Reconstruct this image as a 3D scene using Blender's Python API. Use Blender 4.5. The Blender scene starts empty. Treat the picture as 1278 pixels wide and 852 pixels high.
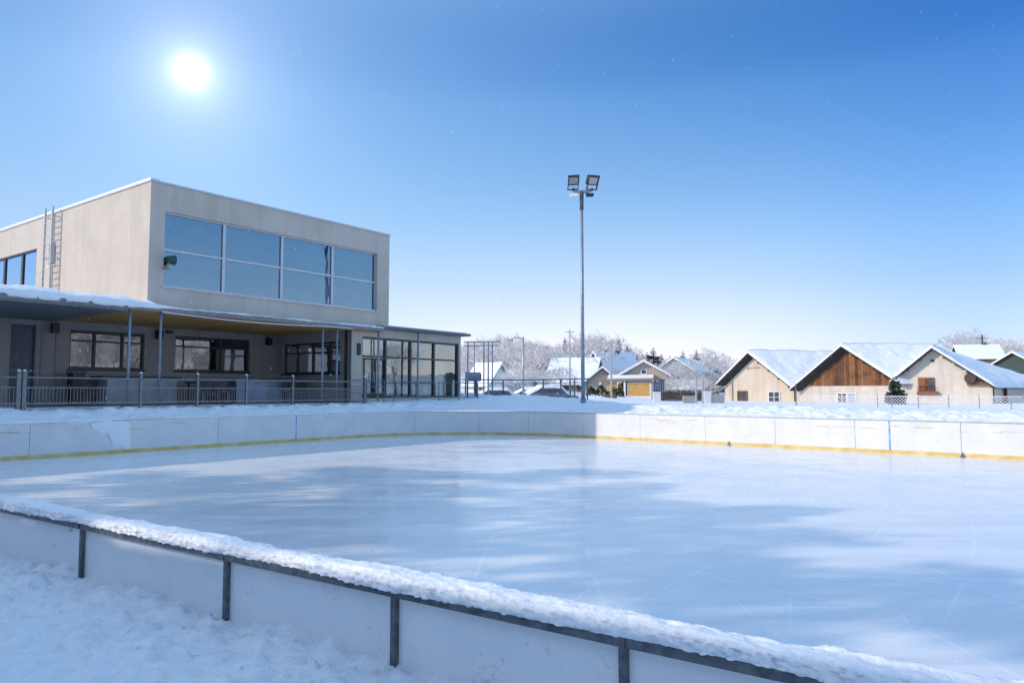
import bpy, math, random
import numpy as np
R = math.radians
random.seed(11)
rng = np.random.default_rng(5)
SC = bpy.context.scene
COL = SC.collection

# ------------------------------------------------------------------ survey of the place
# metres; x to the right of the camera, y ahead, z up; the ice is z = 0
F, EYE = 916.0, 2.08
TILT = math.atan(62 / 916)

def ray(x, y):
    u, v = (x - 639) / F, (426 - y) / F
    return (u, math.cos(TILT) - math.sin(TILT) * v, math.sin(TILT) + math.cos(TILT) * v)
def along(x, y, t):
    d = ray(x, y)
    return (d[0] * t, d[1] * t, EYE + d[2] * t)
def at_y(x, y, Y): return along(x, y, Y / ray(x, y)[1])
def at_z(x, y, z): return along(x, y, (z - EYE) / ray(x, y)[2])
def at_p(x, y, p):
    d = ray(x, y); return along(x, y, p / (-.8 * d[0] + .6 * d[1]))
def at_s(x, y, s):
    d = ray(x, y); return along(x, y, s / (.6 * d[0] + .8 * d[1]))
# the rink and the buildings share one grid: s runs along the hall, p runs away from the rink's middle to the left
def G(p, s, z=0.0): return (-.8 * p + .6 * s, .6 * p + .8 * s, z)
def pof(P): return -.8 * P[0] + .6 * P[1]
def sof(P): return .6 * P[0] + .8 * P[1]
US = (.6, .8, 0.0)
UP = (-.8, .6, 0.0)
UZ = (0.0, 0.0, 1.0)

# ------------------------------------------------------------------ numpy noise
def _hash(ix, iy, seed):
    h = (ix.astype(np.int64) * 374761393 + iy.astype(np.int64) * 668265263 + seed * 1442695041) & 0xffffffff
    h = ((h ^ (h >> 13)) * 1274126177) & 0xffffffff
    return ((h ^ (h >> 16)) & 0xffff) / 65535.0
def vnoise(x, y, seed=0):
    x = np.asarray(x, float); y = np.asarray(y, float)
    ix, iy = np.floor(x), np.floor(y)
    fx, fy = x - ix, y - iy
    fx = fx * fx * fx * (fx * (fx * 6 - 15) + 10); fy = fy * fy * fy * (fy * (fy * 6 - 15) + 10)
    a, b = _hash(ix, iy, seed), _hash(ix + 1, iy, seed)
    c, d = _hash(ix, iy + 1, seed), _hash(ix + 1, iy + 1, seed)
    return (a + (b - a) * fx + (c - a) * fy + (a - b - c + d) * fx * fy) * 2 - 1
def fbm(x, y, seed=0, octs=4, gain=.5):
    t, a = 0, 1.0
    c, s = .8, .6
    for i in range(octs):
        t = t + a * vnoise(x, y, seed + i * 17)
        x, y = (c * x - s * y) * 2.03 + 3.1, (s * x + c * y) * 2.03 + 1.7
        a *= gain
    return t
def worley(x, y, seed=0):
    """distance to the nearest of one random point per cell"""
    x = np.asarray(x, float); y = np.asarray(y, float)
    ix, iy = np.floor(x), np.floor(y)
    best = np.full(x.shape, 9.0)
    for dx in (-1, 0, 1):
        for dy in (-1, 0, 1):
            cx, cy = ix + dx, iy + dy
            px, py = cx + _hash(cx, cy, seed), cy + _hash(cx, cy, seed + 5)
            best = np.minimum(best, (px - x) ** 2 + (py - y) ** 2)
    return np.sqrt(best)
def domes(x, y, seed, rmin=.25, rmax=.62):
    """rounded lumps of mixed size, one per cell"""
    x = np.asarray(x, float); y = np.asarray(y, float)
    wx = x + .25 * vnoise(x * 1.7, y * 1.7, seed + 31); wy = y + .25 * vnoise(x * 1.7, y * 1.7, seed + 37)
    ix, iy = np.floor(wx), np.floor(wy)
    best = np.zeros(x.shape)
    for dx in (-1, 0, 1):
        for dy in (-1, 0, 1):
            cx, cy = ix + dx, iy + dy
            px, py = cx + _hash(cx, cy, seed), cy + _hash(cx, cy, seed + 5)
            r = rmin + (rmax - rmin) * _hash(cx, cy, seed + 9) ** 2
            best = np.maximum(best, np.sqrt(np.maximum(0, r * r - (px - wx) ** 2 - (py - wy) ** 2)) * (.4 + .6 * _hash(cx, cy, seed + 13)))
    return best
def sstep(a, b, x):
    t = np.clip((x - a) / (b - a), 0, 1)
    return t * t * (3 - 2 * t)

# ------------------------------------------------------------------ objects
def tag(o, label=None, cat=None, group=None, kind=None):
    if label: o['label'] = label
    if cat: o['category'] = cat
    if group: o['group'] = group
    if kind: o['kind'] = kind
    return o
def empty(name, loc, label=None, cat=None, group=None, rz=0.0):
    o = bpy.data.objects.new(name, None)
    o.empty_display_size = .2
    COL.objects.link(o)
    o.location = loc; o.rotation_euler = (0, 0, rz)
    return tag(o, label, cat, group)
def base_of(o):
    x = y = z = 0.0
    while o is not None:
        x += o.location[0]; y += o.location[1]; z += o.location[2]
        o = o.parent
    return (x, y, z)
def kids(o): return [c for c in COL.objects if c.parent == o]
def copy_tree(o, parent=None):
    c = o.copy(); COL.objects.link(c)
    if parent is not None: c.parent = parent
    for ch in list(o.children): copy_tree(ch, c)
    return c
def add(a, b, k=1.0): return (a[0] + b[0] * k, a[1] + b[1] * k, a[2] + b[2] * k)
def sub(a, b): return (a[0] - b[0], a[1] - b[1], a[2] - b[2])
def cross(a, b): return (a[1] * b[2] - a[2] * b[1], a[2] * b[0] - a[0] * b[2], a[0] * b[1] - a[1] * b[0])
def norm(a):
    l = math.sqrt(a[0] ** 2 + a[1] ** 2 + a[2] ** 2) or 1.0
    return (a[0] / l, a[1] / l, a[2] / l)
def dist(a, b): return math.sqrt(sum((i - j) ** 2 for i, j in zip(a, b)))

class MB:
    """collects faces, then links them as ONE mesh object"""
    def __init__(self): self.v, self.f = [], []
    def face(self, pts):
        n = len(self.v); self.v += [tuple(p) for p in pts]; self.f.append(tuple(range(n, n + len(pts)))); return self
    def hexa(self, q):            # q: bottom ring of four, top ring of four
        n = len(self.v); self.v += [tuple(p) for p in q]
        for a in ((3, 2, 1, 0), (4, 5, 6, 7), (0, 1, 5, 4), (1, 2, 6, 5), (2, 3, 7, 6), (3, 0, 4, 7)):
            self.f.append(tuple(n + i for i in a))
        return self
    def box(self, o, a, b, c):    # corner and three edge vectors
        p = [o, add(o, a), add(add(o, a), b), add(o, b)]
        return self.hexa(p + [add(q, c) for q in p])
    def aabb(self, x0, x1, y0, y1, z0, z1): return self.box((x0, y0, z0), (x1 - x0, 0, 0), (0, y1 - y0, 0), (0, 0, z1 - z0))
    def grid(self, p0, p1, s0, s1, z0, z1):   # box on the rink's grid
        return self.hexa([G(p0, s0, z0), G(p0, s1, z0), G(p1, s1, z0), G(p1, s0, z0), G(p0, s0, z1), G(p0, s1, z1), G(p1, s1, z1), G(p1, s0, z1)])
    def prism(self, poly, vec):   # planar outline pushed along vec
        n, k = len(self.v), len(poly)
        self.v += [tuple(p) for p in poly] + [add(p, vec) for p in poly]
        self.f.append(tuple(range(n + k - 1, n - 1, -1))); self.f.append(tuple(range(n + k, n + 2 * k)))
        for i in range(k):
            j = (i + 1) % k
            self.f.append((n + i, n + j, n + k + j, n + k + i))
        return self
    def tube(self, pts, r, n=8, r1=None, cap=True):
        m = len(pts); start = len(self.v)
        for i, p in enumerate(pts):
            d = norm(sub(pts[min(i + 1, m - 1)], pts[max(i - 1, 0)]))
            a = norm(cross(d, (0, 0, 1) if abs(d[2]) < .95 else (1, 0, 0))); b = cross(d, a)
            rr = r if r1 is None else r + (r1 - r) * i / max(1, m - 1)
            for k in range(n):
                t = 2 * math.pi * k / n
                self.v.append(add(add(p, a, rr * math.cos(t)), b, rr * math.sin(t)))
        for i in range(m - 1):
            for k in range(n):
                l = (k + 1) % n
                self.f.append((start + i * n + k, start + i * n + l, start + (i + 1) * n + l, start + (i + 1) * n + k))
        if cap:
            self.f.append(tuple(start + k for k in range(n - 1, -1, -1)))
            self.f.append(tuple(start + (m - 1) * n + k for k in range(n)))
        return self
    def build(self, name, material, parent=None, smooth=False, local=False, origin=None):
        me = bpy.data.meshes.new(name)
        b = (0, 0, 0) if local else base_of(parent) if parent is not None else (origin or (0, 0, 0))
        me.from_pydata([sub(q, b) for q in self.v], [], self.f)
        if smooth: me.polygons.foreach_set('use_smooth', [True] * len(me.polygons))
        me.materials.append(material)
        me.update()
        o = bpy.data.objects.new(name, me); COL.objects.link(o)
        if parent is not None: o.parent = parent
        elif origin is not None: o.location = origin
        return o

def sheet(name, X, Y, Z, material, parent=None, smooth=True, wrap=False):
    """a mesh from 2-D arrays of coordinates"""
    n, m = X.shape
    co = np.stack([X, Y, Z], -1).reshape(-1, 3)
    i = np.arange(n * m).reshape(n, m)
    if wrap: i = np.vstack([i, i[:1]])
    q = np.stack([i[:-1, :-1], i[1:, :-1], i[1:, 1:], i[:-1, 1:]], -1).reshape(-1, 4)
    me = bpy.data.meshes.new(name)
    me.vertices.add(len(co)); me.vertices.foreach_set('co', co.ravel())
    me.loops.add(q.size); me.loops.foreach_set('vertex_index', q.ravel())
    me.polygons.add(len(q)); me.polygons.foreach_set('loop_start', np.arange(0, q.size, 4)); me.polygons.foreach_set('loop_total', np.full(len(q), 4))
    me.update(calc_edges=True)
    if smooth: me.polygons.foreach_set('use_smooth', np.ones(len(q), bool))
    me.materials.append(material); me.validate()
    o = bpy.data.objects.new(name, me); COL.objects.link(o)
    if parent is not None: o.parent = parent
    return o

# ------------------------------------------------------------------ materials
class NT:
    def __init__(self, name):
        self.m = bpy.data.materials.new(name); self.m.use_nodes = True
        self.t = self.m.node_tree; self.n = self.t.nodes; self.l = self.t.links
        self.bsdf = self.n['Principled BSDF']; self.out = self.n['Material Output']
    def new(self, typ, **kw):
        x = self.n.new(typ)
        for k, v in kw.items(): setattr(x, k, v)
        return x
    def link(self, a, b): self.l.new(a, b)
    def coord(self, scale=(1, 1, 1), rot=(0, 0, 0)):
        c = self.new('ShaderNodeTexCoord'); mp = self.new('ShaderNodeMapping')
        mp.inputs['Scale'].default_value = scale; mp.inputs['Rotation'].default_value = rot
        self.link(c.outputs['Object'], mp.inputs['Vector']); return mp.outputs[0]
    def noise(self, vec, scale, detail=4, rough=.55, dist=0.0):
        x = self.new('ShaderNodeTexNoise'); x.inputs['Scale'].default_value = scale
        x.inputs['Detail'].default_value = detail; x.inputs['Roughness'].default_value = rough; x.inputs['Distortion'].default_value = dist
        self.link(vec, x.inputs['Vector']); return x.outputs['Fac']
    def ramp(self, fac, stops):
        x = self.new('ShaderNodeValToRGB'); e = x.color_ramp.elements
        while len(e) < len(stops): e.new(.5)
        for i, (p, c) in enumerate(stops):
            e[i].position = p; e[i].color = tuple(c) + (1,) if len(c) == 3 else c
        self.link(fac, x.inputs['Fac']); return x.outputs['Color']
    def mix(self, fac, a, b, mode='MIX'):
        x = self.new('ShaderNodeMix', data_type='RGBA', blend_type=mode)
        for s, v in ((x.inputs[0], fac), (x.inputs[6], a), (x.inputs[7], b)):
            if hasattr(v, 'is_linked'): self.link(v, s)
            elif isinstance(v, (int, float)): s.default_value = v
            else: s.default_value = tuple(v) + (1,)
        return x.outputs[2]
    def math(self, op, a, b=0.0):
        x = self.new('ShaderNodeMath', operation=op)
        for s, v in ((x.inputs[0], a), (x.inputs[1], b)):
            if hasattr(v, 'is_linked'): self.link(v, s)
            else: s.default_value = v
        return x.outputs[0]
    def bump(self, h, strength, distance):
        x = self.new('ShaderNodeBump'); x.inputs['Strength'].default_value = strength; x.inputs['Distance'].default_value = distance
        self.link(h, x.inputs['Height']); self.link(x.outputs[0], self.bsdf.inputs['Normal']); return x
    def base(self, c):
        s = self.bsdf.inputs['Base Color']
        if hasattr(c, 'is_linked'): self.link(c, s)
        else: s.default_value = tuple(c) + (1,)

def mk(name, c, c2=None, rough=.7, scale=3.0, bump=0.0, bscale=40.0, bdist=.01, metal=0.0, spec=.4, stretch=(1, 1, 1), detail=5, lo=.35, hi=.65):
    t = NT(name)
    v = t.coord(stretch)
    if c2 is None: t.base(c)
    else: t.base(t.ramp(t.noise(v, scale, detail), [(lo, c), (hi, c2)]))
    t.bsdf.inputs['Roughness'].default_value = rough; t.bsdf.inputs['Metallic'].default_value = metal
    t.bsdf.inputs['Specular IOR Level'].default_value = spec
    if bump: t.bump(t.noise(v, bscale, 6, .6), bump, bdist)
    return t.m

M = {}
def snow_mat(name, s1, s2, d1, d2):
    t = NT(name); v = t.coord()
    t.base(t.ramp(t.noise(v, .8, 4), [(.35, (.83, .855, .895)), (.65, (.88, .895, .915))]))
    t.bsdf.inputs['Roughness'].default_value = .62; t.bsdf.inputs['Specular IOR Level'].default_value = .35
    h = t.math('ADD', t.math('MULTIPLY', t.noise(v, s1, 6, .6), d1), t.math('MULTIPLY', t.noise(v, s2, 4, .65), d2))
    t.bump(h, .85, 1.0)
    return t.m
M['snow'] = snow_mat('snow_powder', 9, 70, .03, .006)
M['snow_cap'] = snow_mat('snow_clumped', 26, 120, .012, .004)
M['snow_roof'] = snow_mat('snow_on_roofs', 1.6, 9, .10, .015)

def ice_mat():
    t = NT('rink_ice'); v = t.coord()
    big = t.noise(v, .16, 5, .6)
    streak = t.noise(t.coord((.10, 1.0, 1), (0, 0, R(12))), 1.6, 6, .6)
    base = t.ramp(big, [(.3, (.69, .705, .75)), (.7, (.87, .86, .84))])
    base = t.mix(t.math('MULTIPLY', t.ramp(streak, [(.40, (0, 0, 0)), (.64, (1, 1, 1))]), .75), base, (.90, .89, .875))
    # skate cuts: thin long cell edges at several angles
    cuts = None
    for k, (sx, sy, a, sc, w) in enumerate(((.03, 1, 6, .75, .006), (.035, 1, -28, .9, .005), (.028, 1, 38, .8, .006), (.03, 1, -60, 1.1, .005), (.02, 1, 21, 1.2, .005))):
        mp = t.coord((sx, sy, 1), (0, 0, R(a)))
        vo = t.new('ShaderNodeTexVoronoi', feature='DISTANCE_TO_EDGE'); vo.inputs['Scale'].default_value = sc
        t.link(mp, vo.inputs['Vector'])
        line = t.ramp(vo.outputs['Distance'], [(0, (1, 1, 1)), (w, (0, 0, 0))])
        mask = t.ramp(t.noise(t.coord((1, 1, 1), (0, 0, k)), .55 + .1 * k, 3), [(.45, (0, 0, 0)), (.6, (1, 1, 1))])
        line = t.math('MULTIPLY', line, mask)
        cuts = line if cuts is None else t.math('MAXIMUM', cuts, line)
    for k, (cx, cy, sc, th) in enumerate(((9, 5, .30, .9996), (-14, 22, .26, .9996), (18, 26, .34, .9995), (-3, -9, .28, .9996), (30, 9, .22, .9997), (2, 40, .31, .9995))):
        mp = t.new('ShaderNodeMapping'); mp.inputs['Location'].default_value = (-cx, -cy, 0); tcn = t.new('ShaderNodeTexCoord'); t.link(tcn.outputs['Object'], mp.inputs['Vector'])
        wv = t.new('ShaderNodeTexWave', wave_type='RINGS', rings_direction='Z'); wv.inputs['Scale'].default_value = sc; wv.inputs['Distortion'].default_value = 3.5; wv.inputs['Detail'].default_value = 0; wv.inputs['Detail Scale'].default_value = .35
        t.link(mp.outputs[0], wv.inputs['Vector'])
        line = t.ramp(wv.outputs['Fac'], [(th, (0, 0, 0)), (1.0, (1, 1, 1))])
        mask = t.ramp(t.noise(t.coord((1, 1, 1), (0, 0, k + .5)), .5 + .13 * k, 4), [(.47, (0, 0, 0)), (.60, (1, 1, 1))])
        cuts = t.math('MAXIMUM', cuts, t.math('MULTIPLY', line, mask))
    base = t.mix(t.math('MULTIPLY', cuts, .6), base, (.97, .98, 1.0))
    gr = t.ramp(t.noise(v, 48, 3, .7), [(.35, (.91, .92, .93)), (.65, (1.0, 1.0, 1.0))])
    base = t.mix(1.0, base, gr, 'MULTIPLY')
    # crumbs of shaved ice
    vo = t.new('ShaderNodeTexVoronoi'); vo.inputs['Scale'].default_value = 5.0; t.link(v, vo.inputs['Vector'])
    dots = t.ramp(vo.outputs['Distance'], [(.09, (1, 1, 1)), (.13, (0, 0, 0))])
    dots = t.math('MULTIPLY', dots, t.ramp(t.noise(v, 1.3, 3), [(.45, (0, 0, 0)), (.6, (1, 1, 1))]))
    base = t.mix(dots, base, (.95, .96, .98))
    t.base(base)
    rough = t.new('ShaderNodeMapRange'); rough.inputs['To Min'].default_value = .09; rough.inputs['To Max'].default_value = .36
    t.link(t.math('ADD', t.math('MULTIPLY', t.noise(v, .7, 6, .6), .75), t.math('MULTIPLY', streak, .25)), rough.inputs['Value'])
    rough.inputs['From Min'].default_value = .3; rough.inputs['From Max'].default_value = .7
    t.link(rough.outputs[0], t.bsdf.inputs['Roughness'])
    t.bsdf.inputs['IOR'].default_value = 1.31
    t.bsdf.inputs['Specular IOR Level'].default_value = .6
    h = t.math('ADD', t.math('MULTIPLY', t.noise(v, 14, 6, .6), .6), t.math('MULTIPLY', cuts, .5))
    t.bump(h, .12, .02)
    return t.m
M['ice'] = ice_mat()

def board_mat(name, c, c2, scuff, amount):
    t = NT(name); v = t.coord()
    b = t.ramp(t.noise(v, 1.4, 6, .65), [(.3, c), (.7, c2)])
    nz = t.noise(t.coord((1, 1, 1), (.3, .2, .6)), 9, 8, .75, 1.5)
    sc = t.ramp(nz, [(.62, (0, 0, 0)), (.72, (1, 1, 1))])
    b = t.mix(t.math('MULTIPLY', sc, amount), b, scuff)
    vo = t.new('ShaderNodeTexVoronoi', feature='DISTANCE_TO_EDGE'); vo.inputs['Scale'].default_value = 6
    wv = t.new('ShaderNodeVectorMath', operation='ADD'); nn = t.new('ShaderNodeTexNoise'); nn.inputs['Scale'].default_value = 5
    t.link(v, nn.inputs['Vector']); t.link(v, wv.inputs[0]); t.link(nn.outputs['Color'], wv.inputs[1]); t.link(wv.outputs[0], vo.inputs['Vector'])
    hair = t.math('MULTIPLY', t.ramp(vo.outputs['Distance'], [(0, (1, 1, 1)), (.02, (0, 0, 0))]), t.ramp(t.noise(v, 5, 2), [(.50, (0, 0, 0)), (.60, (1, 1, 1))]))
    b = t.mix(t.math('MULTIPLY', hair, .45), b, scuff)
    t.base(b); t.bsdf.inputs['Roughness'].default_value = .42; t.bsdf.inputs['Specular IOR Level'].default_value = .4
    t.bump(t.noise(v, 5, 4), .15, .02)
    return t.m
M['board'] = board_mat('white_board', (.65, .66, .665), (.77, .77, .755), (.30, .31, .33), .5)
M['board_near'] = board_mat('frosted_board', (.70, .73, .77), (.80, .815, .83), (.20, .23, .28), .9)
M['kick'] = mk('yellow_kick_strip', (.60, .43, .12), (.70, .58, .30), .5, 2.2, .2, 30)
M['blue_mark'] = mk('blue_paint', (.10, .30, .62), (.30, .48, .72), .5, 5)
M['rust'] = mk('rust_mark', (.42, .27, .15), (.58, .45, .32), .8, 12)
M['steel'] = mk('galvanised_steel', (.07, .085, .10), (.16, .18, .20), .5, 18, .2, 60, .004, metal=.35)
M['alu'] = mk('grey_metal', (.36, .38, .41), (.48, .49, .51), .42, 12, metal=.5)
M['railmetal'] = mk('railing_metal', (.13, .145, .17), (.22, .23, .25), .45, 10, metal=.55)
M['pole'] = mk('pole_metal', (.20, .24, .30), (.30, .34, .40), .45, 2, metal=.4)
M['dark'] = mk('black_metal', (.018, .019, .021), (.03, .03, .034), .45, 10)
M['frost_metal'] = mk('frosted_wire', (.70, .72, .74), (.80, .81, .82), .7, 8)

def stucco(name, c, c2, dirt, scale=.7):
    t = NT(name); v = t.coord()
    b = t.ramp(t.noise(v, scale, 6, .62), [(.32, c), (.68, c2)])
    run = t.noise(t.coord((1.6, 1.6, .12)), 1.5, 5, .6)
    b = t.mix(t.math('MULTIPLY', t.ramp(run, [(.5, (0, 0, 0)), (.75, (1, 1, 1))]), .5), b, dirt)
    b = t.mix(t.math('MULTIPLY', t.noise(v, 55, 3, .7), .28), b, dirt)
    t.base(b); t.bsdf.inputs['Roughness'].default_value = .9; t.bsdf.inputs['Specular IOR Level'].default_value = .2
    t.bump(t.math('ADD', t.noise(v, 30, 5, .65), t.math('MULTIPLY', t.noise(v, 3, 3), .6)), .5, .012)
    return t.m
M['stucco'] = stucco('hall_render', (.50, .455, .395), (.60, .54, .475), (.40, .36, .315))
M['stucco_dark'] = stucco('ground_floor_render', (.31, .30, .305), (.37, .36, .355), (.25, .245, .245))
M['cream'] = stucco('cream_render', (.66, .56, .44), (.73, .64, .52), (.42, .34, .25), 1.2)
M['cream_pale'] = stucco('pale_cream_render', (.65, .585, .50), (.74, .68, .60), (.40, .34, .27), 1.2)
M['far_wall'] = stucco('village_render', (.50, .43, .37), (.57, .50, .44), (.36, .31, .27), .8)
M['far_wall_grey'] = stucco('village_grey_render', (.40, .39, .39), (.48, .47, .46), (.30, .29, .29), .8)
M['far_wall_orange'] = stucco('village_ochre_render', (.62, .38, .17), (.68, .46, .24), (.45, .28, .14), .8)
M['white_paint'] = mk('white_paint', (.74, .73, .71), (.80, .79, .77), .55, 5)
M['concrete'] = mk('concrete', (.33, .32, .31), (.42, .41, .40), .9, 4, .3)
M['tile_dark'] = mk('dark_roof_edge', (.022, .022, .024), (.045, .043, .042), .8, 6, .4, 20, .02)
M['roof_grey'] = mk('grey_roof_tiles', (.23, .235, .25), (.33, .335, .35), .85, 5, .4, 20, .02)
M['roof_brown'] = mk('brown_roof_tiles', (.22, .15, .12), (.34, .25, .20), .85, 5, .4, 20, .02)

def planks(name, c, c2, c3, width, axis_vec_rot=0.0, rough=.6, dirt=.5):
    """boards side by side across local x, each with its own tone and grain"""
    t = NT(name); v = t.coord((1, 1, 1), (0, 0, axis_vec_rot))
    sep = t.new('ShaderNodeSeparateXYZ'); t.link(v, sep.inputs[0])
    u = t.math('DIVIDE', sep.outputs[0], width)
    cell = t.math('FLOOR', u); fr = t.math('FRACT', u)
    wn = t.new('ShaderNodeTexWhiteNoise', noise_dimensions='1D'); t.link(cell, wn.inputs['W'])
    grain = t.noise(t.coord((7, 7, .5), (0, 0, axis_vec_rot)), 2.5, 6, .65, .8)
    b = t.ramp(t.math('ADD', t.math('MULTIPLY', wn.outputs['Value'], .55), t.math('MULTIPLY', grain, .5)), [(.2, c), (.5, c2), (.85, c3)])
    st = t.ramp(t.noise(v, 1.1, 5, .6, .6), [(.5, (0, 0, 0)), (.7, (1, 1, 1))])
    b = t.mix(t.math('MULTIPLY', st, dirt), b, tuple(x * .35 for x in c))
    gap = t.ramp(t.math('ABSOLUTE', t.math('SUBTRACT', fr, .5)), [(.455, (0, 0, 0)), (.49, (1, 1, 1))])
    b = t.mix(gap, b, tuple(x * .15 for x in c))
    t.base(b); t.bsdf.inputs['Roughness'].default_value = rough
    t.bump(t.math('SUBTRACT', grain, gap), .4, .01)
    return t.m
M['gable_wood'] = planks('weathered_gable_boards', (.085, .034, .014), (.20, .078, .026), (.33, .14, .048), .26, R(36.87), .75, .8)
M['soffit_wood'] = planks('soffit_boards', (.58, .27, .07), (.66, .33, .10), (.74, .42, .15), .16, R(-53.13), .5, .25)
M['shutter'] = mk('brown_shutter', (.20, .08, .035), (.28, .12, .05), .6, 8)
def corrugated():
    t = NT('grey_perforated_sheet'); v = t.coord((1, 1, 1), (0, 0, R(-53.13)))
    vo = t.new('ShaderNodeTexVoronoi'); vo.inputs['Scale'].default_value = 9; vo.inputs['Randomness'].default_value = .25; t.link(v, vo.inputs['Vector'])
    t.base(t.mix(t.ramp(vo.outputs['Distance'], [(.25, (0, 0, 0)), (.5, (1, 1, 1))]), (.10, .11, .125), (.19, .20, .215)))
    t.bsdf.inputs['Roughness'].default_value = .6
    t.bump(vo.outputs['Distance'], .5, .02)
    return t.m
M['sheet'] = corrugated()

def glass(name, tint, refl, base, rough=.01, wob=.0):
    m = bpy.data.materials.new(name); m.use_nodes = True; t = m.node_tree; n = t.nodes; n.clear()
    out = n.new('ShaderNodeOutputMaterial'); mx = n.new('ShaderNodeMixShader'); tr = n.new('ShaderNodeBsdfTransparent'); gl = n.new('ShaderNodeBsdfGlossy')
    tr.inputs[0].default_value = tint + (1,); gl.inputs[0].default_value = refl + (1,); gl.inputs['Roughness'].default_value = rough
    fr = n.new('ShaderNodeFresnel'); fr.inputs[0].default_value = 1.5
    mp = n.new('ShaderNodeMapRange'); mp.inputs['To Min'].default_value = base; mp.inputs['To Max'].default_value = 1.0
    t.links.new(fr.outputs[0], mp.inputs['Value']); t.links.new(mp.outputs[0], mx.inputs[0])
    t.links.new(tr.outputs[0], mx.inputs[1]); t.links.new(gl.outputs[0], mx.inputs[2]); t.links.new(mx.outputs[0], out.inputs[0])
    if wob:
        tc = n.new('ShaderNodeTexCoord'); nz = n.new('ShaderNodeTexNoise'); nz.inputs['Scale'].default_value = .9; nz.inputs['Detail'].default_value = 2
        bp = n.new('ShaderNodeBump'); bp.inputs['Strength'].default_value = wob; bp.inputs['Distance'].default_value = .05
        t.links.new(tc.outputs['Object'], nz.inputs['Vector']); t.links.new(nz.outputs['Fac'], bp.inputs['Height']); t.links.new(bp.outputs[0], gl.inputs['Normal']); t.links.new(bp.outputs[0], fr.inputs['Normal'])
    return m
M['glass_blue'] = glass('blue_coated_glass', (.46, .62, .78), (.40, .62, .88), .27, .008, .10)
M['glass'] = glass('window_glass', (.68, .74, .77), (.80, .86, .93), .12, .01, .10)
M['glass_green'] = glass('greenish_glass', (.80, .90, .90), (.74, .90, 1.0), .18, .01, .06)
M['glass_far'] = mk('dark_window_glass', (.05, .06, .075), (.10, .12, .15), .12, 3)
M['glass_amber'] = mk('amber_blind', (.55, .30, .08), (.68, .42, .15), .5, 3)
M['frame_alu'] = mk('window_frame_light', (.42, .45, .49), (.52, .54, .57), .4, 6, metal=.3)
M['frame_dark'] = mk('window_frame_dark', (.03, .034, .04), (.05, .055, .06), .45, 6)
M['door'] = mk('blue_grey_door', (.07, .09, .125), (.10, .12, .155), .5, 4)
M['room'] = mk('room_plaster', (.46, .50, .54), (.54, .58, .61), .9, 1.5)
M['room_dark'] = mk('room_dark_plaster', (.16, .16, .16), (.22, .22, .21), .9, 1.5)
M['curtain'] = mk('beige_curtain', (.66, .62, .53), (.76, .72, .64), .9, 3)
M['furniture'] = mk('dark_furniture', (.05, .045, .04), (.09, .08, .07), .6, 5)
M['tarp'] = mk('pale_blue_tarp', (.27, .36, .50), (.38, .47, .60), .6, 2, .4, 6, .04)
M['counter'] = mk('counter_panel', (.33, .38, .45), (.42, .46, .52), .6, 2)
M['hedge'] = mk('hedge_leaves', (.035, .075, .022), (.075, .13, .04), .7, 6)
M['needles'] = mk('spruce_needles', (.020, .040, .034), (.055, .085, .075), .8, 1.2)
M['needles_frost'] = mk('frosted_spruce_needles', (.028, .045, .052), (.20, .235, .26), .8, 1.3, lo=.55, hi=.85)
M['bark'] = mk('dark_bark', (.06, .045, .035), (.11, .085, .07), .9, 6, .5, 20)
M['frost_bark'] = mk('frosty_bark', (.16, .135, .125), (.32, .29, .28), .9, 4)
M['frost_twig'] = mk('frosted_twigs', (.62, .565, .545), (.80, .765, .75), .9, .5)
M['frost_twig_grey'] = mk('grey_frosted_twigs', (.46, .44, .445), (.68, .66, .665), .9, .5)
M['orange_bush'] = mk('russet_leaves', (.36, .20, .11), (.50, .33, .2), .9, 3)
M['car_paint'] = mk('dark_car_paint', (.13, .15, .19), (.18, .20, .24), .3, 3)
M['tyre'] = mk('tyre_rubber', (.012, .012, .012), (.02, .02, .02), .8, 8)
M['reflector'] = mk('lamp_reflector', (.80, .77, .72), (.86, .84, .80), .4, 6)
M['lamp_glass'] = glass('floodlight_glass', (.92, .94, .95), (.9, .93, .97), .06)
M['flake'] = glass('snow_flake', (.97, .98, 1.0), (.95, .97, 1.0), .0)
for _n in M['flake'].node_tree.nodes:
    if _n.type == 'BSDF_GLOSSY':
        _d = M['flake'].node_tree.nodes.new('ShaderNodeBsdfTranslucent'); _d.inputs[0].default_value = (.9, .92, .95, 1); _mx = [q for q in M['flake'].node_tree.nodes if q.type == 'MIX_SHADER'][0]; _mx.inputs[0].default_value = .22
        for _l in list(_mx.inputs[0].links): M['flake'].node_tree.links.remove(_l)
        M['flake'].node_tree.links.new(_d.outputs[0], _mx.inputs[2])

# ------------------------------------------------------------------ camera, light, sky
cam = bpy.data.objects.new('camera', bpy.data.cameras.new('camera')); COL.objects.link(cam)
cam.location = (0, 0, EYE); cam.rotation_euler = (math.pi / 2 + TILT, 0, 0)
cam.data.sensor_width = 36; cam.data.lens = 36 * F / 1278; cam.data.clip_start = .05; cam.data.clip_end = 9000
SC.camera = cam

SUN_AZ, SUN_EL = R(-103), R(25)
sun = bpy.data.objects.new('sun', bpy.data.lights.new('sun', 'SUN')); COL.objects.link(sun)
sun.data.energy = 2.0; sun.data.angle = R(.53); sun.data.color = (1.0, .87, .73)
sd = (math.sin(SUN_AZ) * math.cos(SUN_EL), math.cos(SUN_AZ) * math.cos(SUN_EL), math.sin(SUN_EL))
from mathutils import Vector
sun.rotation_euler = Vector(sd).to_track_quat('Z', 'Y').to_euler()
sun.location = (-30, -10, 40)

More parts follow.
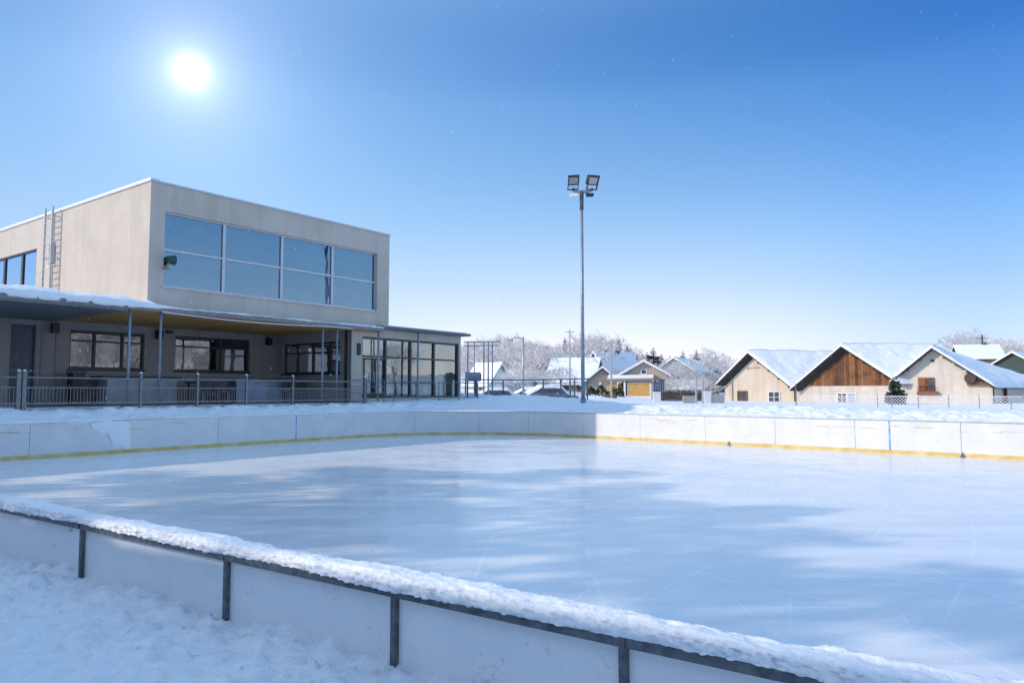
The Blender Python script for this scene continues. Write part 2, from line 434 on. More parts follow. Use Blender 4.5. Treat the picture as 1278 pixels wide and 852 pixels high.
W = bpy.data.worlds.new('World'); SC.world = W; W.use_nodes = True
wt = W.node_tree; wn = wt.nodes; wl = wt.links
bg = wn['Background']
sky = wn.new('ShaderNodeTexSky'); sky.sky_type = 'NISHITA'; sky.sun_disc = False
sky.sun_elevation = SUN_EL; sky.sun_rotation = SUN_AZ; sky.air_density = 1.0; sky.dust_density = .4; sky.ozone_density = 2.2; sky.altitude = 300
SKY_STRENGTH = .15
# the low winter sun seen through diamond dust: a bright core and its aureole, fixed in the sky
vis = norm(ray(238, 90))
tc = wn.new('ShaderNodeTexCoord'); dt = wn.new('ShaderNodeVectorMath'); dt.operation = 'DOT_PRODUCT'
nrm = wn.new('ShaderNodeVectorMath'); nrm.operation = 'NORMALIZE'
wl.new(tc.outputs['Generated'], nrm.inputs[0]); wl.new(nrm.outputs[0], dt.inputs[0]); dt.inputs[1].default_value = vis
cl = wn.new('ShaderNodeMath'); cl.operation = 'MAXIMUM'; cl.inputs[1].default_value = 0; wl.new(dt.outputs['Value'], cl.inputs[0])
acc = None
for ex, k in ((9000, 5.0), (1600, 1.25), (330, .66), (85, .42), (26, .22)):
    pw = wn.new('ShaderNodeMath'); pw.operation = 'POWER'; pw.inputs[1].default_value = ex; wl.new(cl.outputs[0], pw.inputs[0])
    ml = wn.new('ShaderNodeMath'); ml.operation = 'MULTIPLY'; ml.inputs[1].default_value = k; wl.new(pw.outputs[0], ml.inputs[0])
    if acc is None: acc = ml
    else:
        ad = wn.new('ShaderNodeMath'); ad.operation = 'ADD'; wl.new(acc.outputs[0], ad.inputs[0]); wl.new(ml.outputs[0], ad.inputs[1]); acc = ad
gc = wn.new('ShaderNodeVectorMath'); gc.operation = 'SCALE'; gc.inputs[0].default_value = (1.0, 1.0, .98); wl.new(acc.outputs[0], gc.inputs['Scale'])
hs = wn.new('ShaderNodeHueSaturation'); hs.inputs['Saturation'].default_value = 1.15; wl.new(sky.outputs[0], hs.inputs['Color'])
sep = wn.new('ShaderNodeSeparateXYZ'); wl.new(nrm.outputs[0], sep.inputs[0])
hz = wn.new('ShaderNodeMapRange'); hz.interpolation_type = 'SMOOTHERSTEP'
for k_, v_ in (('From Min', 0.0), ('From Max', .30), ('To Min', .62), ('To Max', 0.0)): hz.inputs[k_].default_value = v_
wl.new(sep.outputs[2], hz.inputs['Value'])
hm = wn.new('ShaderNodeMix'); hm.data_type = 'RGBA'; wl.new(hz.outputs[0], hm.inputs[0]); wl.new(hs.outputs[0], hm.inputs[6]); hm.inputs[7].default_value = (2.55, 3.0, 3.45, 1)
pw = wn.new('ShaderNodeMath'); pw.operation = 'POWER'; pw.inputs[1].default_value = 8; wl.new(cl.outputs[0], pw.inputs[0])
wg = wn.new('ShaderNodeVectorMath'); wg.operation = 'SCALE'; wg.inputs[0].default_value = (.46, .76, 1.05); wl.new(pw.outputs[0], wg.inputs['Scale'])
ga = wn.new('ShaderNodeVectorMath'); ga.operation = 'ADD'; wl.new(gc.outputs[0], ga.inputs[0]); wl.new(wg.outputs[0], ga.inputs[1]); gc = ga
sm = wn.new('ShaderNodeVectorMath'); sm.operation = 'ADD'; 
# deep blue towards the upper sky, brightened overhead, out of view, to lift the shade
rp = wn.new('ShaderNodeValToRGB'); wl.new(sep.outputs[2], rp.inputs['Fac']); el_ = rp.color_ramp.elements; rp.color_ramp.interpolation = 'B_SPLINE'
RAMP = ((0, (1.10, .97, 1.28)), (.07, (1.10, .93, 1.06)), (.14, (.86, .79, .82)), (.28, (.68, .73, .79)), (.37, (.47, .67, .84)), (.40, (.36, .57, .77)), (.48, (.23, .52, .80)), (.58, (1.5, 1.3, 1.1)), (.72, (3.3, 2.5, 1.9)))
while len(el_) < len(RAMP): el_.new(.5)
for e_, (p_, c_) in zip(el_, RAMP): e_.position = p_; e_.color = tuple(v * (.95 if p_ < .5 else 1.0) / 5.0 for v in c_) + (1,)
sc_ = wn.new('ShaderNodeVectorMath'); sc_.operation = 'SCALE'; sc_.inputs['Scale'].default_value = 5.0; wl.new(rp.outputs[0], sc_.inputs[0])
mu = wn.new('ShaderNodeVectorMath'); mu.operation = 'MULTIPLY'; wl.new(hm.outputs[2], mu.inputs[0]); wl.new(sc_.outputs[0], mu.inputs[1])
xr = wn.new('ShaderNodeMapRange'); xr.inputs['From Min'].default_value = -1.0; xr.inputs['From Max'].default_value = 1.0; wl.new(sep.outputs[0], xr.inputs['Value'])
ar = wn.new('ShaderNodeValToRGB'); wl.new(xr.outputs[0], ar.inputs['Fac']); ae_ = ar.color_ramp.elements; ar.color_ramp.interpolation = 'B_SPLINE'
SIDE = ((.225, (.80, .75, .72)), (.425, (1.08, 1.03, .98)), (.565, (1.2, 1.1, 1.03)), (.675, (1.0, 1.0, 1.0)), (.755, (.64, .77, .90)), (.81, (.68, .79, .90)), (.90, (1.55, 1.38, 1.16)))  # last stop: sky beyond the right edge of view brightened to lift shaded faces
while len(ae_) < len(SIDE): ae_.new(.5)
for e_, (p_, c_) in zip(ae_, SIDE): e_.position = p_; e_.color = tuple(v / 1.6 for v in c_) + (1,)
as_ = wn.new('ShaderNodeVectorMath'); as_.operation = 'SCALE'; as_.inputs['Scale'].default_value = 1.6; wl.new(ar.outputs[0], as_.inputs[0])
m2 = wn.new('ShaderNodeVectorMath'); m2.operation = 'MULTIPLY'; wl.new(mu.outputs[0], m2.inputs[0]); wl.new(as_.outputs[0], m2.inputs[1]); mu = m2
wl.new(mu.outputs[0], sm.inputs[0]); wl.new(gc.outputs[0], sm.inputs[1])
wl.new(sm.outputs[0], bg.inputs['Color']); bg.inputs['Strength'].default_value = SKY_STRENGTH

SC.view_settings.view_transform = 'Standard'; SC.view_settings.look = 'None'
SC.view_settings.exposure = .74; SC.view_settings.gamma = 1.0; SC.view_settings.use_curve_mapping = False
SC.cycles.max_bounces = 7; SC.cycles.transparent_max_bounces = 16

# ------------------------------------------------------------------ rink outline
def far_s(p): return 27.1 + (p - 1) * .075
def near_s(p): return 2.69 - .04 * p
def rounded(corners, r):
    out = []
    n = len(corners)
    for i in range(n):
        a, b, c = corners[i - 1], corners[i], corners[(i + 1) % n]
        u = norm((a[0] - b[0], a[1] - b[1], 0)); w = norm((c[0] - b[0], c[1] - b[1], 0))
        ang = math.acos(u[0] * w[0] + u[1] * w[1]); k = r / math.tan(ang / 2)
        bis = norm((u[0] + w[0], u[1] + w[1], 0)); cc = (b[0] + bis[0] * r / math.sin(ang / 2), b[1] + bis[1] * r / math.sin(ang / 2))
        p0 = (b[0] + u[0] * k, b[1] + u[1] * k); p1 = (b[0] + w[0] * k, b[1] + w[1] * k)
        a0 = math.atan2(p0[1] - cc[1], p0[0] - cc[0]); a1 = math.atan2(p1[1] - cc[1], p1[0] - cc[0])
        dlt = (a1 - a0 + math.pi) % (2 * math.pi) - math.pi
        for j in range(25):
            t = a0 + dlt * j / 24; out.append((cc[0] + r * math.cos(t), cc[1] + r * math.sin(t)))
    return out
PL, PR = 25.45, -32.0
corners = [(PR, near_s(PR)), (PL, near_s(PL)), (PL, far_s(PL)), (PR, far_s(PR))]   # near right, near left, far left, far right
OUT = np.array(rounded(corners, 6.6)); OUT = np.vstack([OUT, OUT[:1]])
SEG = np.hypot(*np.diff(OUT, axis=0).T); LEN = np.concatenate([[0], np.cumsum(SEG)]); TOT = LEN[-1]
def outline(t):
    """(p, s, outward normal p, s) at distance t round the rink"""
    t = np.asarray(t, float) % TOT
    p, s = np.interp(t, LEN, OUT[:, 0]), np.interp(t, LEN, OUT[:, 1])
    e = .25
    dp = np.interp((t + e) % TOT, LEN, OUT[:, 0]) - np.interp((t - e) % TOT, LEN, OUT[:, 0])
    ds = np.interp((t + e) % TOT, LEN, OUT[:, 1]) - np.interp((t - e) % TOT, LEN, OUT[:, 1])
    l = np.hypot(dp, ds); dp, ds = dp / l, ds / l
    return p, s, ds, -dp            # walk: near right -> near left -> far left: outward is (ds,-dp) in (p,s)
def t_near(p):
    """distance round the rink of a point of the near side"""
    tt = np.linspace(0, TOT, 6000); P, S, a, b = outline(tt)
    ok = S < 12
    return tt[ok][np.argmin(np.abs(P[ok] - p))]
def t_of(p, s):
    tt = np.linspace(0, TOT, 9000); P, S, a, b = outline(tt)
    return tt[np.argmin((P - p) ** 2 + (S - s) ** 2)]
_p, _s, _a, _b = outline(np.array([t_near(0.0)]))
SIGN = 1.0 if _b[0] < 0 else -1.0     # outward on the near side is towards smaller s
def ring(t, d, z):
    p, s, a, b = outline(t); return G(float(p + SIGN * a * d), float(s + SIGN * b * d), z)
TN0, TN1 = t_near(-3.0), t_near(12.0)          # near side in front of the camera
TL0, TL1 = t_of(PL, 7.0), t_of(0.0, far_s(0.0))
BOARD_H = 1.12

def ground_z(x, y, d, wl_, wf, wnr, wr):
    x = np.asarray(x, float); y = np.asarray(y, float)
    r = np.hypot(x, y)
    patch = sstep(-.25, .35, fbm(x * .9, y * .9, 8, 2))
    nb_ = sstep(1.5, .2, d)
    clod = domes(x * 5.5, y * 5.5, 3) / 5.5 * patch + domes(x * 11, y * 11, 9) / 11 * sstep(-.3, .3, fbm(x * 1.3 + 4, y * 1.3, 12, 2)) + domes(x * 26, y * 26, 19) / 26 * 1.6
    near = .705 + .05 * sstep(.9, 0, d) + .03 * fbm(x * 1.1, y * 1.1, 2, 3) + .016 * fbm(x * 4, y * 4, 4, 3, .5) + .006 * fbm(x * 22, y * 22, 6, 3, .55) + clod * (.17 + .58 * nb_) + .006 * fbm(x * 38, y * 38, 16, 3, .6) + .018 * np.abs(fbm(x * 9, y * 9, 26, 3))
    lump = .045 * fbm(x * 1.6, y * 1.6, 21, 4, .5) + domes(x * 2.2, y * 2.2, 31) / 2.2 * .45 + domes(x * 6, y * 6, 33) / 6 * .5 - .04
    left = 1.09 + .42 * sstep(.05, 1.3, d) + lump * sstep(0, .3, d) * (1 - .6 * sstep(1.2, 2.5, d)) * .75
    far = 1.06 + .30 * sstep(.1, 2.6, d) + .08 * fbm(x * .35, y * .35, 41, 3) * sstep(.5, 3, d) + lump * .8 * sstep(.1, 1.2, d) * (1 - .75 * sstep(6, 16, d)) - .30 * sstep(3.5, 9, d)
    right = 1.0 + lump
    z = near * wnr + left * wl_ + far * wf + right * wr
    z = z + (.85 - z) * sstep(9, 20, d) * .9
    # the yard beyond the corner climbs a little, the village stands on a gentle rise, wooded hill behind it
    az = np.degrees(np.arctan2(x, y))
    yard = sstep(32, 46, r) * sstep(-14, -4, az) * sstep(13, 5, az)
    z = z + yard * (.52 + .24 * fbm(x * .22, y * .22, 61, 3))
    z = z + .009 * np.clip(r - 64, 0, 140) * sstep(2, 12, y)
    hill = (sstep(150, 420, r) * 15 + sstep(300, 900, r) * 10) * (sstep(14, -4, az) * .75 + .25 + .45 * sstep(22, 32, az)) * sstep(0, 60, y)
    return z + hill * (1 + .12 * fbm(x * .01, y * .01, 71, 3))

def make_ground():
    a = np.arange(TN0, TN1, .026); b = np.arange(TN1, TL0, .7); c = np.arange(TL0, TL1, .085); e = np.arange(TL1, TOT, 1.2)
    head = np.arange(0, TN0, 1.2)
    t = np.concatenate([head, a, b, c, e])
    d = [.012, .055]
    while d[-1] < 3.4: d.append(d[-1] + .026)
    st = .03
    while d[-1] < 5200:
        st = st * 1.075; d.append(d[-1] + st)
    d = np.array(d)
    p, s, na, nb = outline(t)
    na, nb = na * SIGN, nb * SIGN
    Pg = p[:, None] + na[:, None] * d[None]; Sg = s[:, None] + nb[:, None] * d[None]
    X = -.8 * Pg + .6 * Sg; Y = .6 * Pg + .8 * Sg
    wl_ = np.clip(na, 0, 1) ** 2; wr = np.clip(-na, 0, 1) ** 2; wf = np.clip(nb, 0, 1) ** 2; wnr = np.clip(-nb, 0, 1) ** 2
    D = np.broadcast_to(d[None], X.shape)
    Z = ground_z(X, Y, D, wl_[:, None], wf[:, None], wnr[:, None], wr[:, None])
    o = sheet('snow_ground', X, Y, Z, M['snow'], wrap=True)
    tag(o, kind='structure')
    return o
make_ground()
def gz(x, y):
    """height of the snow far from the rink"""
    return float(ground_z(np.array([x]), np.array([y]), np.array([30.0]), 0, 1, 0, 0)[0])

ib = MB(); ib.face([G(p, s, 0) for p, s in OUT[:-1][::-1]])
tag(ib.build('rink_ice', M['ice']), kind='structure')

# ------------------------------------------------------------------ rink boards
def ribbon(t0, t1, d0, d1, z0, z1, step=.35):
    """a solid strip that follows the rink from t0 to t1"""
    mb = MB(); n = max(1, int(abs(t1 - t0) / step)); rows = []
    for i in range(n + 1):
        t = t0 + (t1 - t0) * i / n
        rows.append((ring(t, d0, z0), ring(t, d1, z0), ring(t, d1, z1), ring(t, d0, z1)))
    for r in rows: mb.v += list(r)
    for i in range(n):
        for k in range(4):
            l = (k + 1) % 4
            mb.f.append((i * 4 + k, i * 4 + l, i * 4 + 4 + l, i * 4 + 4 + k))
    mb.f.append((3, 2, 1, 0)); e = n * 4; mb.f.append((e, e + 1, e + 2, e + 3))
    return mb
def make_far_boards():
    t0, t1 = TN1 + 4, TOT + TN0 - 6
    root = empty('rink_boards', ring(t_of(PL, 18), 0, 0), 'long white rink boards with a yellow kick strip curving round the far ice edge', 'rink boards')
    marks = [t_of(pof(q), sof(q)) for q in (at_z(150, 565, 0), at_z(360, 550.4, 0), at_z(600, 541, 0), at_z(668, 542, 0), at_z(881, 554, 0), at_z(1067, 563.8, 0), at_z(1199, 571, 0))]
    cuts = [t0]
    for m in marks + [t1]:
        n = max(1, round((m - cuts[-1]) / 2.9)); a = cuts[-1]
        for i in range(1, n + 1): cuts.append(a + (m - a) * i / n)
    for a, b in zip(cuts[:-1], cuts[1:]):
        ribbon(a + .006, b - .006, 0.0, .03, .125, BOARD_H - .03).build('board_panel', M['board'], root)
    ribbon(t0, t1, -.008, .04, 0, .125, .3).build('kick_strip', M['kick'], root)
    ribbon(t0, t1, -.012, .055, BOARD_H - .03, BOARD_H, .3).build('top_rail', M['alu'], root)
    ribbon(t0, t1, .032, .05, .0, BOARD_H - .032, .5).build('back_frame', M['steel'], root)
    for x, y in ((360, 550.4), (1109, 566.3)):
        q = at_z(x, y, 0); t = t_of(pof(q), sof(q))
        ribbon(t - .028, t + .028, -.004, 0.0, .128, BOARD_H - .032, .2).build('blue_stripe', M['blue_mark'], root)
    r2 = random.Random(4); mb = MB()
    for i in range(26):
        t = t_of(r2.uniform(-1, 15), 27.6) if i < 18 else t_of(PL, r2.uniform(8, 22))
        z = r2.uniform(.78, .95); L = r2.uniform(.15, .7)
        q = ribbon(t, t + L, -.002, 0.0, z, z + r2.uniform(.008, .02), .4)
        n = len(mb.v); mb.v += q.v; mb.f += [tuple(n + k for k in f) for f in q.f]
    tag(mb.build('rust_streak', M['rust'], root), kind='stuff')
    # a wedge of bracket steel where two panels meet on the sunny side
    for x in (907, 1200):
        q = at_z(x, 556 if x < 1000 else 571, 0); t = t_of(pof(q), sof(q))
        m = MB(); a, b, c = ring(t - .08, -.03, .01), ring(t + .08, -.03, .01), ring(t, -.015, .17)
        m.prism([a, b, c], sub(ring(t, 0.0, 0), ring(t, -.03, 0))); m.build('gusset', M['steel'], root)
make_far_boards()

NEAR_H = 1.165
def make_near_boards():
    t0, t1 = TN0 - 6, TN1 + 4
    root = empty('near_rink_boards', ring(t_near(4), .0, 0), 'nearest run of white rink boards framed by dark steel posts and rail', 'rink boards')
    P = []
    for x, y in ((0, 632), (107, 655), (281, 693), (492, 738), (778, 795)):
        q = at_z(x, y, 1.12); P.append(t_near(pof(q)))
    P = sorted(P[1:])
    posts = list(P)
    while posts[0] > t0 + 1.5: posts.insert(0, posts[0] - 1.45)
    while posts[-1] < t1 - 1.5: posts.append(posts[-1] + 1.75)
    cuts = [t0] + posts + [t1]
    for a, b in zip(cuts[:-1], cuts[1:]): ribbon(a + .003, b - .003, .0, .018, .0, NEAR_H - .035).build('board_panel', M['board_near'], root)
    ribbon(t0, t1, -.008, -.001, 0, .16).build('kick_strip', M['kick'], root)
    for t in posts:
        m = ribbon(t - .017, t + .017, .020, .046, .30, NEAR_H - .062, .05)
        o = m.build('post', M['steel'], root)
        MB().box(ring(t - .024, .072, NEAR_H - .062), sub(ring(t + .024, .072, 0), ring(t - .024, .072, 0)), sub(ring(t, .077, 0), ring(t, .072, 0)), (0, 0, .044)).build('bolt_plate', M['steel'], o)
    m = ribbon(t0, t1, -.03, .065, NEAR_H - .034, NEAR_H - .004); m.build('top_rail', M['steel'], root)
    m = ribbon(t0, t1, .0655, .071, NEAR_H - .064, NEAR_H - .016); m.build('rail_lip', M['steel'], root)
make_near_boards()

def snow_cap(name, t0, t1, d_mid, width, height, z, step, nprof, seed, ragged, label):
    t = np.arange(t0, t1, step); th = np.linspace(-.42, math.pi + .42, nprof)
    p, s, na, nb = outline(t); na, nb = na * SIGN, nb * SIGN
    T = t[:, None] + 0 * th[None]; H = th[None] + 0 * t[:, None]
    wmod = 1 + .22 * fbm(t * 1.3, t * 0 + 1, seed, 3); hmod = 1 + .25 * fbm(t * 1.1, t * 0 + 7, seed + 1, 3) + .1 * fbm(t * 6, t * 0, seed + 2, 2)
    cw = np.sign(np.cos(H)) * np.abs(np.cos(H)) ** .75
    ch = np.sign(np.sin(H)) * np.abs(np.sin(H)) ** .8
    edge = sstep(.45, 1.0, np.abs(np.cos(H)))
    l1 = fbm(T * 9, H * 2.6, seed + 3, 4, .6); l2 = domes(T * 27, H * 4.6, seed + 4)
    k = 1 + ragged * (l1 * (.035 + .09 * edge) + l2 * (.05 + .55 * edge) - .05)
    d = d_mid + (width / 2) * wmod[:, None] * cw * k
    zz = z + height * hmod[:, None] * ch * k + ragged * .006 * l1
    zz = np.maximum(zz, z - .022 * edge - .004)
    Pg = p[:, None] + na[:, None] * d; Sg = s[:, None] + nb[:, None] * d
    o = sheet(name, -.8 * Pg + .6 * Sg, .6 * Pg + .8 * Sg, zz, M['snow_cap'])
    return tag(o, label, 'snow', kind='stuff')
snow_cap('rail_snow', t_near(-2.2), t_near(11.0), .012, .17, .050, NEAR_H, .009, 38, 7, .72, 'thick clumpy snow lying along the rail of the nearest boards')
snow_cap('rail_snow', t_of(PL, 6.5), t_of(PL, 11.6), .02, .10, .05, BOARD_H, .05, 12, 17, .6, 'thin snow along the far left end of the rink rail')
snow_cap('rail_snow', t_of(PL, 13.4), t_of(24.3, 25.8), .02, .08, .03, BOARD_H, .05, 10, 27, .5, 'thin bright line of snow on the shaded rail below the terrace')

# snow that has slid over the left boards onto the ice
def slide():
    ta, tb = t_of(PL, 10.4), t_of(PL, 12.3)
    t = np.linspace(ta, tb, 60); v = np.linspace(0, 1, 40)
    T, V = np.meshgrid(t, v, indexing='ij')
    u = (T - ta) / (tb - ta)
    zt = 1.16 + .05 * fbm(T * 2, V * 2, 3, 3)
    cov = np.clip(.12 + .75 * u ** 2 + .25 * fbm(T * 2.2, V * 0, 5, 3), .1, 1.0)
    Z = zt * (1 - V * cov)
    bulge = .008 + .012 * np.sin(math.pi * np.clip(V, 0, 1)) + .018 * np.abs(fbm(T * 4, V * 5, 9, 4)) + .03 * V * u
    Dd = .12 * (1 - sstep(0, .12, V)) - bulge * sstep(0, .12, V) * np.clip(np.minimum(u, 1 - u) * 6, .05, 1) * np.clip((1 - V) * 8, .1, 1)
    p, s, na, nb = outline(T.ravel()); na, nb = (na * SIGN).reshape(T.shape), (nb * SIGN).reshape(T.shape)
    Pg = p.reshape(T.shape) + na * Dd; Sg = s.reshape(T.shape) + nb * Dd
    o = sheet('snow_slide', -.8 * Pg + .6 * Sg, .6 * Pg + .8 * Sg, Z, M['snow_cap'])
    tag(o, 'sheet of snow slid down over the far left boards to the ice', 'snow', kind='stuff')
slide()

# ------------------------------------------------------------------ the ice hall
TER = 1.52
hall = empty('ice_hall', G(30, 20, TER), 'modern rendered hall with big upper windows and a snowy canopy over its terrace', 'building')

def wall(plane, val, thick, a0, a1, z0, z1, holes=()):
    """a wall on the rink's grid with openings. plane 'p': at p=val running along s; plane 's': at s=val running along p"""
    mb = MB()
    P = (lambda a, z, d: G(val + d, a, z)) if plane == 'p' else (lambda a, z, d: G(a, val + d, z))
    A = sorted({a0, a1} | {h[0] for h in holes} | {h[1] for h in holes}); Z = sorted({z0, z1} | {h[2] for h in holes} | {h[3] for h in holes})
    def solid(i, j):
        if i < 0 or j < 0 or i >= len(A) - 1 or j >= len(Z) - 1: return False
        ca, cz = (A[i] + A[i + 1]) / 2, (Z[j] + Z[j + 1]) / 2
        return not any(h[0] < ca < h[1] and h[2] < cz < h[3] for h in holes)
    for i in range(len(A) - 1):
        for j in range(len(Z) - 1):
            if not solid(i, j): continue
            b, c, e, f = A[i], A[i + 1], Z[j], Z[j + 1]
            mb.face([P(b, e, 0), P(c, e, 0), P(c, f, 0), P(b, f, 0)]); mb.face([P(b, e, thick), P(b, f, thick), P(c, f, thick), P(c, e, thick)])
            if not solid(i - 1, j): mb.face([P(b, e, 0), P(b, f, 0), P(b, f, thick), P(b, e, thick)])
            if not solid(i + 1, j): mb.face([P(c, e, 0), P(c, e, thick), P(c, f, thick), P(c, f, 0)])
            if not solid(i, j - 1): mb.face([P(b, e, 0), P(b, e, thick), P(c, e, thick), P(c, e, 0)])
            if not solid(i, j + 1): mb.face([P(b, f, 0), P(c, f, 0), P(c, f, thick), P(b, f, thick)])
    return mb
def glazing(parent, plane, val, a0, a1, z0, z1, bars_a, bars_z, fw, depth, mat_frame, mat_glass, name='window', barw=None):
    """frame bars round and across an opening, and its glass as a child"""
    barw = barw or fw
    P = (lambda a, z, d: G(val + d, a, z)) if plane == 'p' else (lambda a, z, d: G(a, val + d, z))
    mb = MB()
    def bar(b, c, e, f, dd=0.0): mb.hexa([P(b, e, dd), P(c, e, dd), P(c, e, depth), P(b, e, depth), P(b, f, dd), P(c, f, dd), P(c, f, depth), P(b, f, depth)])
    bar(a0, a0 + fw, z0, z1); bar(a1 - fw, a1, z0, z1)
    bar(a0 + fw, a1 - fw, z0, z0 + fw); bar(a0 + fw, a1 - fw, z1 - fw, z1)
    for a in bars_a: bar(a - barw / 2, a + barw / 2, z0 + fw, z1 - fw)
    xs = [a0 + fw] + [k for a in sorted(bars_a) for k in (a - barw / 2, a + barw / 2)] + [a1 - fw]
    for z in bars_z:
        for i in range(0, len(xs), 2): bar(xs[i], xs[i + 1], z - barw * .32, z + barw * .32, .01)
    o = mb.build(name, mat_frame, parent)
    g = depth * .55
    m = MB(); m.face([P(a0 + fw * .4, z0 + fw * .4, g), P(a1 - fw * .4, z0 + fw * .4, g), P(a1 - fw * .4, z1 - fw * .4, g), P(a0 + fw * .4, z1 - fw * .4, g)])
    m.build('pane', mat_glass, o)
    return o

# upper storey
S0, S1, P0, P1, ZB, ZT = 14.2, 27.0, 28.4, 47.0, 5.30, 10.33
WIN = (14.80, 26.14, 6.23, 9.25)
wall('p', P0, .35, S0, S1, ZB, ZT, [WIN]).build('front_wall', M['stucco'], hall)
BAND = (39.15, 46.5, 6.35, 8.93); SLIT = (36.99, 37.75, 7.90, 8.96)
wall('s', S0, .35, P0 + .35, P1, ZB, ZT, [BAND, SLIT]).build('side_wall', M['stucco'], hall)
wall('s', S1 - .35, .35, P0 + .35, P1, ZB, ZT, [(37.7, 41.6, 6.6, 9.3)]).build('end_wall', M['stucco'], hall)
MB().grid(P1, P1 + .35, S0, S1, ZB, ZT).build('back_wall', M['stucco'], hall)
MB().grid(P0 + .352, P1 - .002, S0 + .352, S1 - .352, ZT - .30, ZT - .08).build('upper_roof', M['concrete'], hall)
MB().grid(P0 + .36, P1 - .01, S0 + .36, S1 - .36, ZT - .9, ZT - .82).build('ceiling', M['room'], hall)
MB().grid(P0 + .36, P1 - .01, S0 + .36, S1 - .36, 5.62, 5.70).build('upper_floor', M['room'], hall)
MB().grid(42.2, 42.35, S0 + .36, S1 - .36, 5.71, ZT - .91).build('partition', M['room'], hall)
m = MB()
m.grid(P0 - .05, P0 + .40, S0 - .05, S1 + .05, ZT, ZT + .07); m.grid(P0 + .40, P1 + .4, S0 - .05, S0 + .40, ZT, ZT + .07); m.grid(P0 + .40, P1 + .4, S1 - .40, S1 + .05, ZT, ZT + .07)
cap = m.build('parapet_cap', M['frame_alu'], hall)
MB().grid(P0 + .0, P1 + .35, S0 - .02, S0 + .34, ZT + .072, ZT + .15).build('snow_line', M['snow_roof'], cap)
w = glazing(hall, 'p', P0 + .12, *WIN, [17.48, 20.40, 23.32], [7.72], .07, .12, M['frame_alu'], M['glass_blue'], 'panorama_window', .13)
m = MB().grid(P0 - .07, P0 + .118, WIN[0] - .06, WIN[1] + .06, WIN[2] - .055, WIN[2] - .003); m.build('window_sill', M['frame_alu'], w)
glazing(hall, 's', S0 + .14, *BAND[:2], BAND[2], BAND[3], [41.3, 43.6], [], .06, .1, M['frame_dark'], M['glass_blue'], 'side_window', .22)
w = glazing(hall, 's', S0 + .16, *SLIT, [], [], .06, .1, M['white_paint'], M['glass_blue'], 'slit_window')
MB().grid(SLIT[0] - .04, SLIT[1] + .04, S0 - .05, S0 + .155, SLIT[2] - .05, SLIT[2] - .003).build('window_sill', M['white_paint'], w)
glazing(hall, 's', S1 - .25, 37.7, 41.6, 6.6, 9.3, [38.6, 38.95], [], .08, .1, M['frame_dark'], M['glass'], 'end_window', .14)
for s in (15.6, 17.1):      # round ceiling lamps behind the first pane
    m = MB(); c = G(30.2, s, 9.05); m.tube([add(c, (0, 0, -.03)), add(c, (0, 0, .25))], .34, 20); m.build('ceiling_lamp', M['white_paint'], hall, smooth=False)
# steel ladder to the roof
lad = MB(); LS = S0 - .30; LP0, LP1 = pof(at_s(63, 330, LS)), pof(at_s(54, 330, LS))
for p in (LP0, LP1): lad.grid(p - .04, p + .04, LS - .04, LS + .04, 5.35, 10.55)
z = 5.6
while z < 10.4: lad.grid(LP0 + .04, LP1 - .04, LS - .018, LS + .018, z - .018, z + .018); z += .30
for z in (6.2, 8.2, 10.1):
    for p in (LP0, LP1): lad.grid(p - .02, p + .02, LS + .04, S0, z - .02, z + .02)
lad.build('ladder', M['frame_alu'], hall)
# handrail on the flat roof in front of the side windows
m = MB(); a, b = at_s(8, 352, 12.6), at_s(50, 338, 12.6)
m.tube([G(43.5, 12.9, 6.05), G(38.9, 12.9, 6.75)], .035, 6); m.tube([G(46, 12.9, 6.55), G(38.9, 12.9, 6.75)], .022, 6)
for p in (41.5, 44.0): m.tube([G(p, 12.9, 5.35), G(p, 12.9, 6.68)], .03, 6)
m.build('roof_handrail', M['white_paint'], hall)

# ground floor
PB, SR, SW = 34.5, 24.5, 32.82
GZ = TER - .5
W1, W2 = (13.95, 17.20, 3.08, 4.76), (18.69, 22.80, 3.08, 4.78)
DR = (11.70, 12.62, TER, 4.84)
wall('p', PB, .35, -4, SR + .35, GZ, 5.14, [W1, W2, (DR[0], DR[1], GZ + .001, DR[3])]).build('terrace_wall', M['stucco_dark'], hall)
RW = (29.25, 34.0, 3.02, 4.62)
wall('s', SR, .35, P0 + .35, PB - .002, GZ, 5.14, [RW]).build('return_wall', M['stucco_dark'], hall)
WG = (25.20, 32.66, 1.72, 4.86)
wall('p', P0, .35, SR, SW, GZ, 5.30, [WG]).build('wing_wall', M['stucco'], hall)
MB().grid(P0 + .352, 44, SW - .35, SW, GZ, 5.30).build('wing_end_wall', M['stucco'], hall)
MB().grid(44.0, 44.3, SR, SW, GZ, 5.3).build('wing_back_wall', M['stucco'], hall)
m = MB(); m.grid(27.85, 44.4, 26.05, SW + .28, 5.303, 5.44); wr = m.build('wing_roof', M['steel'], hall)
MB().grid(28.05, 44.2, 26.3, SW + .1, 5.442, 5.50).build('roof_snow', M['snow_roof'], wr)
for pl, val, a, zs in (('p', PB + .12, W1, [4.30]), ('p', PB + .12, W2, [4.28])):
    bars = [15.02, 16.25] if a is W1 else [21.2]
    w = glazing(hall, pl, val, a[0], a[1], a[2], a[3], bars, zs, .08, .12, M['frame_dark'], M['glass'], 'terrace_window', .11)
    MB().grid(PB - .06, PB + .118, a[0] - .05, a[1] + .05, a[2] - .09, a[2] - .003).build('window_sill', M['frame_dark'], w)
w = glazing(hall, 's', SR + .12, *RW, [30.2, 31.6, 32.9], [4.10], .08, .12, M['frame_dark'], M['glass'], 'return_window', .11)
MB().grid(RW[0] - .05, RW[1] + .05, SR - .06, SR + .118, RW[2] - .09, RW[2] - .003).build('window_sill', M['frame_dark'], w)
